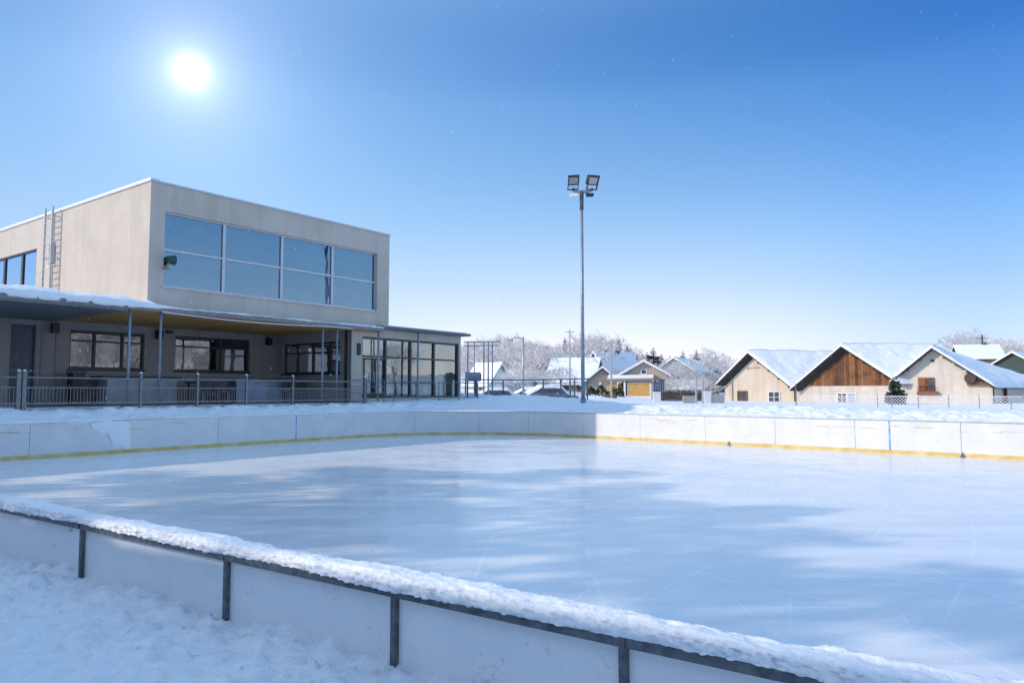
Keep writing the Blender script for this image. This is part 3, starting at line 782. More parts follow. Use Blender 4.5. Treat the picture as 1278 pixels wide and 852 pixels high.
w = glazing(hall, 'p', P0 + .08, *WG, [26.90, 28.75, 30.62], [3.87], .10, .14, M['frame_dark'], M['glass_green'], 'wing_glazing', .13)
m = MB(); m.grid(P0 + .04, P0 + .078, 26.0, 26.06, 3.93, 4.75); m.build('thin_mullion', M['frame_dark'], w)
# glass double door in the wing
dd = MB()
for a in (25.35, 26.05, 26.12, 26.82): dd.grid(P0 + .02, P0 + .078, a, a + .06, 1.75, 3.78)
dd.grid(P0 + .02, P0 + .078, 25.41, 26.05, 1.75, 1.95); dd.grid(P0 + .02, P0 + .078, 26.18, 26.82, 1.75, 1.95); dd.grid(P0 + .02, P0 + .078, 25.41, 26.05, 3.70, 3.78); dd.grid(P0 + .02, P0 + .078, 26.18, 26.82, 3.70, 3.78)
dd = dd.build('glass_door', M['dark'], hall)
m = MB(); m.tube([G(P0 - .05, 26.0, 2.5), G(P0 - .05, 26.0, 3.1)], .018, 6); m.tube([G(P0 - .05, 26.25, 2.5), G(P0 - .05, 26.25, 3.1)], .018, 6); m.build('handle', M['alu'], dd)
# plain service door
d0 = MB().grid(PB + .10, PB + .16, DR[0] + .05, DR[1] - .05, TER - .3, DR[3] - .05).build('door', M['door'], hall)
m = MB(); m.grid(PB - .02, PB + .12, DR[0], DR[0] + .05, TER - .3, DR[3]); m.grid(PB - .02, PB + .12, DR[1] - .05, DR[1], TER - .3, DR[3]); m.grid(PB - .02, PB + .12, DR[0] + .05, DR[1] - .05, DR[3] - .05, DR[3]); m.build('frame', M['door'], d0)
MB().grid(PB + .04, PB + .10, DR[1] - .18, DR[1] - .08, 2.9, 2.95).build('handle', M['alu'], d0)
# canopy
CF = 27.7
MB().grid(CF, PB + .3, -4, 26.02, 5.14, 5.30).build('canopy', M['steel'], hall)
MB().grid(CF - .03, CF - .001, -4, 26.02, 5.13, 5.30).build('fascia', M['railmetal'], hall)
MB().grid(CF + .10, PB - .003, 13.2, SR - .003, 5.115, 5.137).build('soffit', M['soffit_wood'], hall)
m = MB(); m.grid(CF + .10, P0 - .01, SR, 26.0, 5.115, 5.137); m.build('soffit', M['soffit_wood'], hall)
MB().grid(CF + .02, PB - .003, -4, 13.15, 5.06, 5.137).build('perforated_soffit', M['sheet'], hall)
MB().grid(PB + .36, 47, -4, S0 - .002, 5.14, 5.30).build('lower_roof', M['concrete'], hall)
def canopy_snow():
    s = np.arange(-4, 26.0, .09)
    prof = [(-.035, -.3), (-.06, -.25), (-.08, .1), (-.03, .34), (.12, .5), (.35, .72), (.62, .95), (.85, 1.0), (2.5, 1.0), (9, 1.0), (19, 1.0)]
    hgt = .30 * sstep(16.5, 12.5, s) + .085 + .06 * fbm(s * .9, s * 0, 3, 3) + .035 * fbm(s * 4, s * 0, 8, 2)
    hgt = np.clip(hgt, .05, 1)
    D = np.array([q[0] for q in prof]); Hh = np.array([q[1] for q in prof])
    S = s[:, None] + 0 * D[None]; lip = .05 * fbm(s * 2.2, s * 0 + 4, 12, 3)
    lim = np.where(s > S0, .65, 19.0)[:, None]
    Pp = CF + np.minimum(D[None] + 0 * S, lim) + lip[:, None] * (np.abs(D[None]) < .1)
    Zz = 5.31 + hgt[:, None] * Hh[None] + .02 * fbm(S * 3, Pp * 3, 14, 3) * (Hh[None] > .2)
    X, Y = -.8 * Pp + .6 * S, .6 * Pp + .8 * S
    b = base_of(hall)
    return sheet('canopy_snow', X - b[0], Y - b[1], Zz - b[2], M['snow_roof'], hall)
canopy_snow()
m = MB(); m.tube([G(CF - .06, 14.4 + i * .5, 5.12 - .10 * math.sin(math.pi * min(1, i / 16)) ) for i in range(20)], .022, 6); m.build('hanging_cable', M['frost_metal'], hall)
for x in (159, 198, 402, 420, 472, 525):
    q = at_p(x, 508, CF + .02); s = sof(q)
    MB().tube([G(CF + .06 if s < 26 else 27.95, s, GZ), G(CF + .06 if s < 26 else 27.95, s, 5.14 if s < 26 else 5.303)], .052, 10).build('canopy_post', M['pole'], hall, smooth=True)
MB().grid(P0 + .05, P0 + .27, 24.28, 24.49, GZ, 5.11).build('corner_post', M['frame_dark'], hall)
MB().grid(28.33, 28.398, 24.85, 25.05, 3.9, 4.5).build('notice_board', M['dark'], hall)
for x, y in ((69, 405), (199, 415), (336, 420)):
    q = at_p(x, y, PB - .2); s = sof(q)
    o = MB().grid(PB - .32, PB - .06, s - .13, s + .13, 4.55, 4.98).build('wall_speaker', M['dark'], hall)
    MB().grid(PB - .06, PB - .002, s - .03, s + .03, 4.7, 4.76).build('bracket', M['steel'], o)
q = at_p(211, 413, PB); s = sof(q); MB().grid(PB - .16, PB - .002, s - .16, s + .14, 4.86, 4.99).build('wall_lamp', M['dark'], hall)
m = MB()
for s in (12.85, 13.4): m.tube([G(PB - .03, s, TER), G(PB - .03, s, 5.1)], .03, 6)
m.build('wall_conduit', M['stucco_dark'], hall)
# rooms behind the ground-floor glass
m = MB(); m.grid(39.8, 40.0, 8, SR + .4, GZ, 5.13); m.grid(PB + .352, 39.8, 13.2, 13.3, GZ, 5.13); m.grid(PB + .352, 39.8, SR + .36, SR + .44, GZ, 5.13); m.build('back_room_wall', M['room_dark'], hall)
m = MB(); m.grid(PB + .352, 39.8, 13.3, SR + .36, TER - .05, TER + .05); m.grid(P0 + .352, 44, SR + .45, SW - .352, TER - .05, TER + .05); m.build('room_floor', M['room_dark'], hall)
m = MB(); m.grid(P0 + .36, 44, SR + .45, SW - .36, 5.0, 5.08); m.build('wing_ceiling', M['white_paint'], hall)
MB().grid(33.2, 33.3, SR + .46, SW - .36, TER + .053, 4.998).build('bounce_partition', M['white_paint'], hall)  # white partition added to bounce light inside the wing
def curtain(plane, val, a0, a1, z0, z1):
    n = max(8, int((a1 - a0) * 14)); a = np.linspace(a0, a1, n); zz = np.linspace(z0, z1, 6)
    A, Z = np.meshgrid(a, zz, indexing='ij')
    Dv = val + .06 * np.sin(A * 17 + .8 * np.sin(A * 3)) * (1.15 - .3 * (Z - z0) / (z1 - z0))
    Pp, S = (Dv, A) if plane == 'p' else (A, Dv)
    b = base_of(hall)
    return sheet('curtain', -.8 * Pp + .6 * S - b[0], .6 * Pp + .8 * S - b[1], Z - b[2], M['curtain'], hall)
curtain('p', PB + .7, 14.1, 14.9, 3.0, 4.3); curtain('p', PB + .7, 15.3, 16.2, 3.0, 4.3)
curtain('p', PB + .7, 18.8, 19.9, 3.0, 4.25); curtain('p', PB + .75, 21.3, 22.4, 3.0, 4.25)
curtain('s', SR + .7, 31.8, 32.8, 2.9, 4.5); curtain('s', SR + .7, 29.4, 30.0, 2.9, 4.5)
curtain('p', P0 + .8, 25.4, 26.0, 1.7, 3.85); curtain('p', P0 + .9, 31.4, 32.5, 1.6, 3.8)

def inside_table(p, s, label):
    o = empty('cafe_table', G(p, s, TER + .05), label, 'table', 'tables inside the glazed wing')
    b = MB().grid(p - .42, p + .42, s - .55, s + .55, 2.32, 2.36).build('table_top', M['white_paint'], o)
    MB().grid(p - .43, p + .43, s - .56, s + .56, 1.95, 2.318).build('table_cloth', M['white_paint'], b)
    for dp in (-.35, .3):
        for ds in (-.48, .43): MB().grid(p + dp, p + dp + .05, s + ds, s + ds + .05, 1.573, 1.948).build('leg', M['dark'], o)
def inside_chair(p, s, label):
    o = empty('cafe_chair', G(p, s, TER + .05), label, 'chair', 'chairs inside the glazed wing')
    MB().grid(p - .22, p + .22, s - .22, s + .22, 2.0, 2.05).build('seat', M['furniture'], o)
    MB().grid(p + .18, p + .22, s - .22, s + .22, 2.053, 2.55).build('backrest', M['furniture'], o)
    for dp in (-.2, .16):
        for ds in (-.2, .16): MB().grid(p + dp, p + dp + .04, s + ds, s + ds + .04, 1.573, 1.998).build('leg', M['dark'], o)
for p, s, w_ in ((29.9, 27.8, 'second'), (30.0, 29.7, 'third'), (30.0, 31.5, 'last')):
    inside_table(p, s, 'white clothed table behind the %s tall pane of the glazed wing' % w_)
    inside_chair(p + .75, s + .1, 'dark chair at the table behind the %s tall pane' % w_)
# small floodlight on the upper window's jamb
fl = empty('window_floodlight', G(28.3, 14.9, 7.15), 'small dark green floodlight at the corner of the upper hall window', 'floodlight')
m = MB(); c = G(28.28, 14.98, 7.3); m.tube([add(c, US, -.12), add(c, US, .02), add(c, US, .2)], .13, 12, .2); m.build('lamp_housing', mk('green_enamel', (.02, .06, .055), (.03, .08, .07), .4), fl, smooth=True)
m = MB(); m.tube([add(c, US, .195), add(c, US, .215)], .17, 12); m.build('lamp_glass', M['reflector'], fl)
m = MB(); m.tube([add(c, (0, 0, -.1)), G(28.3, 14.86, 6.98)], .05, 8); m.grid(28.22, 28.38, 14.76, 14.98, 6.90, 6.97); m.build('bracket', mk('ochre_bracket', (.33, .24, .12), None, .6), fl)

# ------------------------------------------------------------------ terrace
FP = 26.65
fence = empty('terrace_railing', G(FP, 16, TER - .1), 'grey metal railing with balusters along the snowy terrace edge', 'railing')
fs = [sof(at_p(x, 500, FP)) for x in (22, 175, 246, 307, 365)]
posts = [3.2, 5.2, 7.3] + [fs[0], fs[0] + .16] + fs[1:] + [sof(at_p(455, 500, FP))]
for s in posts:
    w = .042 if s != posts[3] and s != posts[4] else .06
    o = MB().grid(FP - w, FP + w, s - w, s + w, 1.25, 2.72).build('post', M['railmetal'], fence)
    m = MB(); m.tube([G(FP, s, 2.722), G(FP, s, 2.745), G(FP, s, 2.775)], .065, 10, .03); m.build('snow_knob', M['snow_cap'], o, smooth=True)
a, b = posts[0], posts[-1]
for i, (z, h, ww) in enumerate(((2.50, .045, .03), (2.18, .035, .02), (1.66, .05, .03))):
    xs = sorted(posts)
    m = MB()
    for u, v in zip(xs[:-1], xs[1:]):
        if v - u > .3: m.grid(FP - ww, FP + ww, u + .056, v - .056, z, z + h)
    m.build('rail', M['railmetal'], fence)
m = MB(); s = a + .1
while s < sof(at_p(365, 500, FP)):
    if min(abs(s - q) for q in posts) > .09: m.grid(FP - .009, FP + .009, s - .008, s + .008, 1.711, 2.179)
    s += .105
tag(m.build('baluster', M['railmetal'], fence), kind='stuff')
m = MB(); s = sof(at_p(365, 500, FP)) + .06
while s < b - .1:
    m.grid(FP - .006, FP + .006, s - .005, s + .005, 1.711, 2.179); s += .07
z = 1.78
while z < 2.17: m.grid(FP - .004, FP + .004, sof(at_p(365, 500, FP)) + .06, b - .06, z, z + .008); z += .07
m.build('wire_mesh', M['railmetal'], fence)
m = MB()
for s0, s1 in ((fs[0] + .3, fs[1] - .1), (fs[1] + .1, fs[2] - .1), (fs[2] + .1, fs[3] - .1), (fs[3] + .1, fs[4] - .1), (fs[4] + .1, b - .1)): m.grid(FP - .05, FP + .05, s0, s1, 1.56, 1.62)
m.build('base_beam', M['dark'], fence)
m = MB(); m.tube([G(FP, q, 2.74 - .02 * (i % 2)) for i, q in enumerate(np.linspace(a, fs[4], 24))], .008, 5); m.build('cable', M['railmetal'], fence)

cnt = empty('serving_counter', G(33.4, 16.5, TER), 'long counter with black top and pale front below the left terrace window', 'counter')
MB().grid(33.0, 33.9, 14.9, 18.0, 1.4, 2.62).build('front_panel', M['counter'], cnt)
MB().grid(32.9, 34.0, 14.6, 18.2, 2.622, 2.74).build('counter_top', M['dark'], cnt)
bin_ = empty('waste_bin', G(33.6, 14.0, TER), 'tall black bin against the wall beside the serving counter', 'bin')
m = MB(); m.grid(33.35, 33.9, 13.65, 14.15, 1.4, 2.85); m.build('body', M['dark'], bin_)
m = MB(); m.grid(33.3, 33.95, 13.6, 14.2, 2.852, 2.95); m.build('lid', M['furniture'], bin_)
def tarp(name, s0, s1, p0, p1, h, label):
    S, P = np.meshgrid(np.linspace(s0, s1, 60), np.linspace(0, 1, 30), indexing='ij')
    prof = np.where(P < .3, P / .3, np.where(P > .8, (1 - P) / .2, 1.0))
    Pv = p0 + (p1 - p0) * np.clip((P - .25) / .6, 0, 1) - .03 * np.sin(S * 9)
    Z = 1.45 + (h - 1.45) * prof * (1 + .05 * fbm(S * 2, P * 3, 4, 3)) + .03 * fbm(S * 3, P * 5, 2, 2)
    o = sheet(name, -.8 * Pv + .6 * S, .6 * Pv + .8 * S, Z, M['tarp'])
    tag(o, label, 'tarpaulin')
tarp('covered_stack', 20.2, 23.4, 31.6, 33.2, 2.65, 'stack of terrace furniture under a pale blue tarpaulin')
tab0 = empty('terrace_table', G(32.6, 19.2, TER), 'dark wooden table standing at the terrace wall behind the railing', 'table')
MB().grid(32.2, 33.2, 18.5, 20.0, 2.45, 2.53).build('table_top', M['furniture'], tab0)
for p in (32.3, 33.05):
    for s in (18.6, 19.85): MB().grid(p, p + .08, s, s + .08, 1.45, 2.448).build('leg', M['furniture'], tab0)
def bench(p, s, label):
    o = empty('terrace_bench', G(p, s, TER), label, 'bench', 'benches on the snowy terrace')
    MB().grid(p, p + .4, s, s + 1.5, 2.0, 2.06).build('seat', M['furniture'], o)
    MB().grid(p + .4, p + .45, s, s + 1.5, 2.2, 2.55).build('backrest', M['furniture'], o)
    for k in (.1, 1.3):
        MB().grid(p + .04, p + .4, s + k, s + k + .07, 1.45, 1.998).build('leg', M['steel'], o)
        MB().grid(p + .402, p + .44, s + k, s + k + .07, 1.45, 2.2).build('leg', M['steel'], o)
bench(30.6, 23.0 - .7, 'dark bench on the terrace near the corner below the recessed window')
bench(30.2, 17.6, 'dark bench on the terrace in front of the middle window')

# steps rail and low frames in front of the glazed wing
def frame_rail(name, p, s0, s1, zs, npost, label, z0=1.2, zt=None, group=None, mat='railmetal', r=.022):
    o = empty(name, G(p, (s0 + s1) / 2, z0), label, 'railing', group)
    zt = zt or max(zs)
    for i in range(npost):
        s = s0 + (s1 - s0) * i / (npost - 1)
        MB().tube([G(p, s, z0), G(p, s, zt)], r * 1.25, 6).build('post', M[mat], o)
    for z in zs: MB().tube([G(p, s0, z), G(p, s1, z)], r, 6).build('rail', M[mat], o)
    return o
frame_rail('step_railing', 27.2, 23.3, 25.6, (2.62, 2.3, 1.98), 3, 'short railing of thin bars at the steps beside the glazed wing', group='railings in front of the glazed wing')
frame_rail('low_railing', 26.9, 26.0, 32.6, (2.55, 1.78), 5, 'low rail of grey tube in front of the glazed wing', group='railings in front of the glazed wing')

# ------------------------------------------------------------------ yard beyond the corner
def yard_pt(x, Y): return at_y(x, 488, Y)[:2]
gr = empty('ball_court_frame', yard_pt(600, 47) + (1.5,), 'tall goal-like frame of thin grey tubes beside the glazed wing', 'frame')
for x, y0 in ((584, 427), (592, 427), (604, 426), (609.5, 426), (614.5, 426)):
    Y = 46 if x in (584, 604, 614.5) else 50
    a = at_y(x, y0, Y); MB().tube([(a[0], a[1], 1.2), a], .045 if x != 609.5 else .065, 6).build('upright', M['pole'], gr)
for y, Y in ((427, 46), (431.5, 46), (426.5, 50)):
    MB().tube([at_y(579, y, Y), at_y(624, y - .5, Y)], .03, 6).build('crossbar', M['pole'], gr)
MB().tube([at_y(584, 427, 46), at_y(592, 427, 50)], .025, 5).build('brace', M['pole'], gr)
MB().tube([at_y(604, 427, 46), at_y(609.5, 426, 50)], .025, 5).build('brace', M['pole'], gr)

sm_ = empty('snow_cannon', yard_pt(594, 43) + (1.3,), 'grey barrel-shaped machine on a post beside the wing corner', 'snow cannon')
c = at_y(592, 470, 43)
m = MB(); m.tube([add(c, (-.52, 0, 0)), add(c, (-.45, 0, 0)), add(c, (.30, 0, 0)), add(c, (.36, 0, 0))], .27, 16); m.build('barrel', M['pole'], sm_)
m = MB(); m.tube([add(c, (.37, 0, 0)), add(c, (.40, 0, 0))], .20, 14); m.build('nozzle', M['dark'], sm_)
m = MB(); m.tube([(c[0] + .1, c[1], 1.2), (c[0] + .1, c[1], c[2] - .25)], .09, 8); m.tube([(c[0] - .4, c[1], 1.2), (c[0] - .4, c[1], c[2] - .24)], .05, 8); m.build('stand', M['steel'], sm_)

yr = empty('yard_railing', yard_pt(655, 44) + (1.5,), 'long two-bar tube railing crossing the snowy yard between wing and floodlight mast', 'railing')
for y in (473.5, 478):
    MB().tube([at_y(578, y, 44), at_y(650, y + .5, 44), at_y(738, y - 1, 45)], .04 if y < 475 else .022, 6).build('rail', M['railmetal'], yr)
for x in (581, 614.5, 628, 678, 700, 711.5, 717, 733):
    a = at_y(x, 473.5, 44); MB().tube([(a[0], a[1], 1.25), a], .05, 6).build('post', M['railmetal'], yr)
def lamp_post(name, x, ytop, Y, arm, label, r=.085):
    a = at_y(x, ytop, Y)
    o = empty(name, (a[0], a[1], gz(a[0], a[1]) - .2), label, 'street lamp')
    MB().tube([(a[0], a[1], 1.0), a], r, 8, r * .75).build('post', M['alu'], o, smooth=True)
    if arm:
        pts = [add(a, (0, 0, -.25))] + [add(a, (arm * .25 * i, 0, .12 * math.sin(i * .8) - .12)) for i in range(1, 5)]
        MB().tube(pts, .04, 6).build('arm', M['alu'], o)
        e = pts[-1]; MB().aabb(e[0] - .25, e[0] + .15, e[1] - .1, e[1] + .1, e[2] - .12, e[2] - .02).build('lamp_head', M['alu'], o)
    return o
lamp_post('street_lamp', 653, 421, 52, -.85, 'grey street lamp with a curved arm standing in the snowy yard')
def utility(name, x, ytop, Y, bars, label, r=.09):
    a = at_y(x, ytop, Y)
    o = empty(name, (a[0], a[1], gz(a[0], a[1]) - .2), label, 'utility pole')
    MB().tube([(a[0], a[1], gz(a[0], a[1]) - .3), a], r, 8, r * .7).build('post', M['bark'] if r > .1 else M['alu'], o)
    for dz, w in bars: MB().aabb(a[0] - w, a[0] + w, a[1] - .05, a[1] + .05, a[2] - dz - .06, a[2] - dz).build('crossarm', M['bark'] if r > .1 else M['alu'], o)
    return o
utility('utility_pole', 711, 411, 75, [(.25, .5)], 'thin pale utility pole rising left of the floodlight mast')
utility('utility_pole', 762.5, 428, 70, [], 'pale slim pole standing right of the floodlight mast', .10)
utility('utility_pole', 1225.5, 418, 150, [(.6, 1.3), (1.7, .9)], 'dark utility pole with crossarms above the snowy right roof', .2)

# floodlight mast
mast = empty('floodlight_mast', (3.48, 36.0, 1.0), 'tall grey mast carrying two square floodlights against the sky', 'floodlight mast')
TOPZ = 11.98
MB().tube([(3.48, 36, .8), (3.47, 36, 6), (3.47, 36, TOPZ)], .10, 14, .068).build('pole', M['pole'], mast, smooth=True)
MB().tube([(3.48, 36, 1.0), (3.48, 36, 1.75)], .17, 14, .13).build('pole_foot', M['pole'], mast, smooth=True)
MB().tube([(3.47, 36, TOPZ - .9), (3.47, 36, TOPZ - .02)], .10, 12).build('sleeve', M['steel'], mast, smooth=True)
MB().box((2.98, 35.96, TOPZ), (1.02, 0, 0), (0, .09, 0), (0, 0, .08)).build('crossarm', M['alu'], mast)
def flood(cx, tilt, yaw):
    h = empty_part('floodlight', mast)
    c, s = math.cos(tilt), math.sin(tilt); cy, sy = math.cos(yaw), math.sin(yaw)
    def L(x, y, z):      # lamp frame: z up, -y the lit face, leaning forward
        y2, z2 = y * c - z * s, y * s + z * c
        return (cx + x * cy - y2 * sy, 35.9 + x * sy + y2 * cy, TOPZ + .50 + z2)
    return L
def empty_part(name, parent): return None
for cx, yaw, side in ((3.06, R(-10), -1), (4.0, R(14), 1)):
    c, s = math.cos(R(20)), math.sin(R(20)); cy, sy = math.cos(yaw), math.sin(yaw)
    def L(x, y, z):
        y2, z2 = y * c - z * s, y * s + z * c
        return (cx + x * cy - y2 * sy + .10 * z, 35.92 + x * sy + y2 * cy, TOPZ + .45 + z2)
    m = MB(); w, hh = .27, .36
    m.prism([L(-w, .0, -hh), L(w, .0, -hh), L(w, .0, -hh + .05), L(-w, .0, -hh + .05)], sub(L(0, -.14, 0), L(0, 0, 0)))
    m.prism([L(-w, .0, hh - .09), L(w, .0, hh - .09), L(w, .0, hh), L(-w, .0, hh)], sub(L(0, -.2, 0), L(0, 0, 0)))
    m.prism([L(-w, .0, -hh + .05), L(-w + .035, .0, -hh + .05), L(-w + .035, .0, hh - .09), L(-w, .0, hh - .09)], sub(L(0, -.14, 0), L(0, 0, 0)))
    m.prism([L(w - .035, .0, -hh + .05), L(w, .0, -hh + .05), L(w, .0, hh - .09), L(w - .035, .0, hh - .09)], sub(L(0, -.14, 0), L(0, 0, 0)))
    m.prism([L(-w, .001, -.10), L(w, .001, -.10), L(w, .001, hh), L(-w, .001, hh)], sub(L(0, .22, 0), L(0, 0, 0)))
    m.prism([L(-w + .04, -.0, -.13), L(w - .04, -.0, -.13), L(w - .04, -.0, -.10), L(-w + .04, -.0, -.10)], sub(L(0, -.1, 0), L(0, 0, 0)))
    fo = m.build('floodlight', M['dark'], mast)
    m = MB(); m.face([L(-w + .04, -.02, -.09), L(w - .04, -.02, -.09), L(w - .04, -.06, hh - .1), L(-w + .04, -.06, hh - .1)]); m.build('reflector', M['reflector'], fo)
    m = MB(); m.face([L(-w + .036, -.10, -hh + .052), L(w - .036, -.10, -hh + .052), L(w - .036, -.10, hh - .092), L(-w + .036, -.10, hh - .092)]); m.build('lamp_glass', M['lamp_glass'], fo)
    m = MB(); m.tube([(cx - .02 * side, 35.98, TOPZ + .06), (cx, 35.97, TOPZ + .2)], .05, 8); m.build('yoke', M['steel'], fo)
    bx = 3.47 + side * .40
    m = MB(); m.hexa([(bx - .17, 35.80, TOPZ - .27), (bx + .17, 35.80, TOPZ - .27), (bx + .17, 36.05, TOPZ - .25), (bx - .17, 36.05, TOPZ - .25), (bx - .22, 35.82, TOPZ - .13), (bx + .20, 35.82, TOPZ - .11), (bx + .2, 36.05, TOPZ - .06), (bx - .2, 36.05, TOPZ - .06)])
    m.build('ballast_box', M['dark'] if side > 0 else M['reflector'], mast)
    MB().tube([(3.47, 36, TOPZ - .03), (bx, 36, TOPZ - .07)], .035, 6).build('bracket', M['alu'], mast)

# ------------------------------------------------------------------ houses
def window_on(parent, o, ux, un, w, h, cols, rows, mat_frame, mat_glass, fw=.06, proud=.05, name='window'):
    """a framed window on a wall: o lower left corner, ux along the wall, un outward"""
    mb = MB()
    def bar(x0, x1, z0, z1, d=proud): mb.box(add(add(add(o, ux, x0), UZ, z0), un, .004), tuple(k * (x1 - x0) for k in ux), tuple(k * d for k in un), (0, 0, z1 - z0))
    bar(0, fw, 0, h); bar(w - fw, w, 0, h); bar(fw, w - fw, 0, fw); bar(fw, w - fw, h - fw, h)
    for i in range(1, cols): bar(w * i / cols - fw / 3, w * i / cols + fw / 3, fw, h - fw, proud * .8)
    for i in range(1, rows):
        for j in range(cols):
            x0 = (fw if j == 0 else w * j / cols + fw / 3); x1 = (w - fw if j == cols - 1 else w * (j + 1) / cols - fw / 3)
            bar(x0, x1, h * i / rows - fw / 4, h * i / rows + fw / 4, proud * .7)
    f = mb.build(name, mat_frame, parent)
    q = add(o, un, .012)
    MB().face([q, add(q, ux, w), add(add(q, ux, w), UZ, h), add(q, UZ, h)]).build('pane', mat_glass, f)
    return f

UQ = (.8, -.6, 0.0)          # along the gable fronts, to the right
UB = (.6, .8, 0.0)           # straight back from them
UN = (-.6, -.8, 0.0)
HS = 77.7
def hq(x, y): q = at_s(x, y, HS); return -pof(q), q[2]
def H3(q, b, z): return G(-q, HS + b, z)

def gable_house(name, label, apex, el, er, wall_l, wall_r, depth, over, cross, wallmat, boards_z=None, thick=.16, snow_t=.26, skew=0.0, rskew=0.0):
    """apex, el, er: (q,z) of the roof's peak and its two eave ends on the front; cross: (length, height) of the ridge that runs on to the right"""
    c = H3(apex[0], 0, 1.2)
    o = empty(name, c, label, 'house', 'houses in the row with snowy gables')
    wl0, wr0 = wall_l, wall_r
    def roofz(q):
        return apex[1] + (el[1] - apex[1]) * (apex[0] - q) / (apex[0] - el[0]) if q < apex[0] else apex[1] + (er[1] - apex[1]) * (q - apex[0]) / (er[0] - apex[0])
    g = [(wl0, .6), (wr0, .6), (wr0, roofz(wr0) - .02), (apex[0], apex[1] - .02), (wl0, roofz(wl0) - .02)]
    MB().prism([H3(q, 0, z) for q, z in g], sub(H3(0, depth, 0), H3(0, 0, 0))).build('wall', wallmat, o)
    if boards_z:
        def qz(z, side):
            e = el if side < 0 else er
            return apex[0] + (e[0] - apex[0]) * (apex[1] - z) / (apex[1] - e[1])
        a, b = max(qz(boards_z, -1), el[0]), min(qz(boards_z, 1), wr0 + .1)
        poly = [(a + .05, boards_z), (b - .05, boards_z), (apex[0], apex[1] - .10)]
        if roofz(wr0) - .1 > boards_z: poly = [(a + .05, boards_z), (wr0, boards_z), (wr0, roofz(wr0) - .1), (apex[0], apex[1] - .10)]
        MB().prism([H3(q, -.075, z) for q, z in poly], sub(H3(0, .072, 0), H3(0, 0, 0))).build('gable_boards', M['gable_wood'], o)
    m = MB(); ms = MB(); vec = sub(H3(0, depth + over, 0), H3(0, 0, 0))
    for e in (el, er):
        if rskew:
            sk_ = sub(H3(rskew, depth + over, 0), H3(0, 0, 0)); lo, hi = (e, apex) if e[0] < apex[0] else (apex, e)
            m.prism([H3(q, -over, z) for q, z in [(lo[0], lo[1]), (hi[0], hi[1]), (hi[0], hi[1] + thick), (lo[0], lo[1] + thick)]], sk_)
            continue
        lo, hi = (e, apex) if e[0] < apex[0] else (apex, e)
        if skew and e[0] > apex[0]:
            for i_ in range(12):
                b0_, b1_ = -over + (depth + over) * i_ / 12, -over + (depth + over) * (i_ + 1) / 12
                f_ = [H3(apex[0], b0_, apex[1]), H3(e[0] + skew * i_ / 12, b0_, e[1]), H3(e[0] + skew * (i_ + 1) / 12, b1_, e[1]), H3(apex[0], b1_, apex[1])]
                m.hexa(f_ + [add(k_, UZ, thick) for k_ in f_])
            continue
        poly = [(lo[0], lo[1]), (hi[0], hi[1]), (hi[0], hi[1] + thick), (lo[0], lo[1] + thick)]
        m.prism([H3(q, -over, z) for q, z in poly], vec)
    roof = m.build('roof', M['tile_dark'], o)
    if skew:
        ew = [H3(wr0 + .003, 0, .6), H3(wr0 + .003, depth, .6), H3(wr0 + skew, depth, .6)]
        zr_ = roofz(wr0) - .03
        MB().hexa([H3(wr0 + .003, .02, .6), H3(wr0 + .06, .02, .6), H3(wr0 + skew * .9, depth - .3, .6), H3(wr0 + .003, depth - .3, .6), H3(wr0 + .003, .02, zr_), H3(wr0 + .06, .02, zr_), H3(wr0 + skew * .9, depth - .3, zr_), H3(wr0 + .003, depth - .3, zr_)]).build('side_wing', wallmat, o)
    # rafters' ends and verge boards
    mv = MB()
    for e in (el, er):
        n = int(abs(e[0] - apex[0]) / .9)
        for i in range(1, n + 1):
            q = apex[0] + (e[0] - apex[0]) * i / (n + .4); z = roofz(q)
            mv.box(H3(q - .05, -over + .06, z - .17), sub(H3(.1, 0, 0), H3(0, 0, 0)), sub(H3(0, over - .14, 0), H3(0, 0, 0)), (0, 0, .12))
    mv.build('rafter', M['bark'], roof)
    # snow: each slope a sheet with a soft edge
    for e in (el, er):
        n1, n2 = 26, 44
        U, V = np.meshgrid(np.linspace(-.02, 1.02, n1), np.concatenate([[0, .0015, .006], np.linspace(.02, 1, n2 - 3)]), indexing='ij')
        Q = apex[0] + (e[0] - apex[0] + (skew * V if e[0] > apex[0] else 0)) * U + rskew * V; B = -over - .05 + (depth + over) * V
        base = apex[1] + (e[1] - apex[1]) * U + thick
        edge = np.minimum(np.clip((U + .02) * 12, 0, 1) * 0 + 1, np.clip((1.02 - U) * 9, 0, 1)) * np.clip(.35 + V * 45, 0, 1)
        Zs = base + .01 + snow_t * (edge ** .6) * (1 + .25 * fbm(Q * .7, B * .7, 5, 3)) + .05 * fbm(Q * 2, B * 2, 6, 3) * edge
        Zs[:, 0] = base[:, 0] - .02; Zs[-1, :] = base[-1, :] - .02
        Sg = HS + B; Pg = -Q; b0 = base_of(o)
        so = sheet('roof_snow', -.8 * Pg + .6 * Sg - b0[0], .6 * Pg + .8 * Sg - b0[1], Zs - b0[2], M['snow_roof'], o)
    if cross:
        (q0, q1, zr, back) = cross           # a roof whose ridge runs along the row, behind the gable
        n1, n2 = 60, 30
        U, V = np.meshgrid(np.linspace(q0, q1, n1), np.linspace(0, 1, n2), indexing='ij')
        zf = el[1] + .55
        B = back * V + .15; run = zf + (zr - zf) * np.clip(V, 0, 1)
        Zs = run + .10 * fbm(U * .35, B * .35, 15, 3) + .05 * fbm(U * 1.3, B * 1.3, 18, 3)
        # hip down at the left end
        if cross[0] < apex[0] + 2: pass
        Sg = HS + B; Pg = -U; b0 = base_of(o)
        sheet('rear_roof_snow', -.8 * Pg + .6 * Sg - b0[0], .6 * Pg + .8 * Sg - b0[1], Zs - b0[2], M['snow_roof'], o)
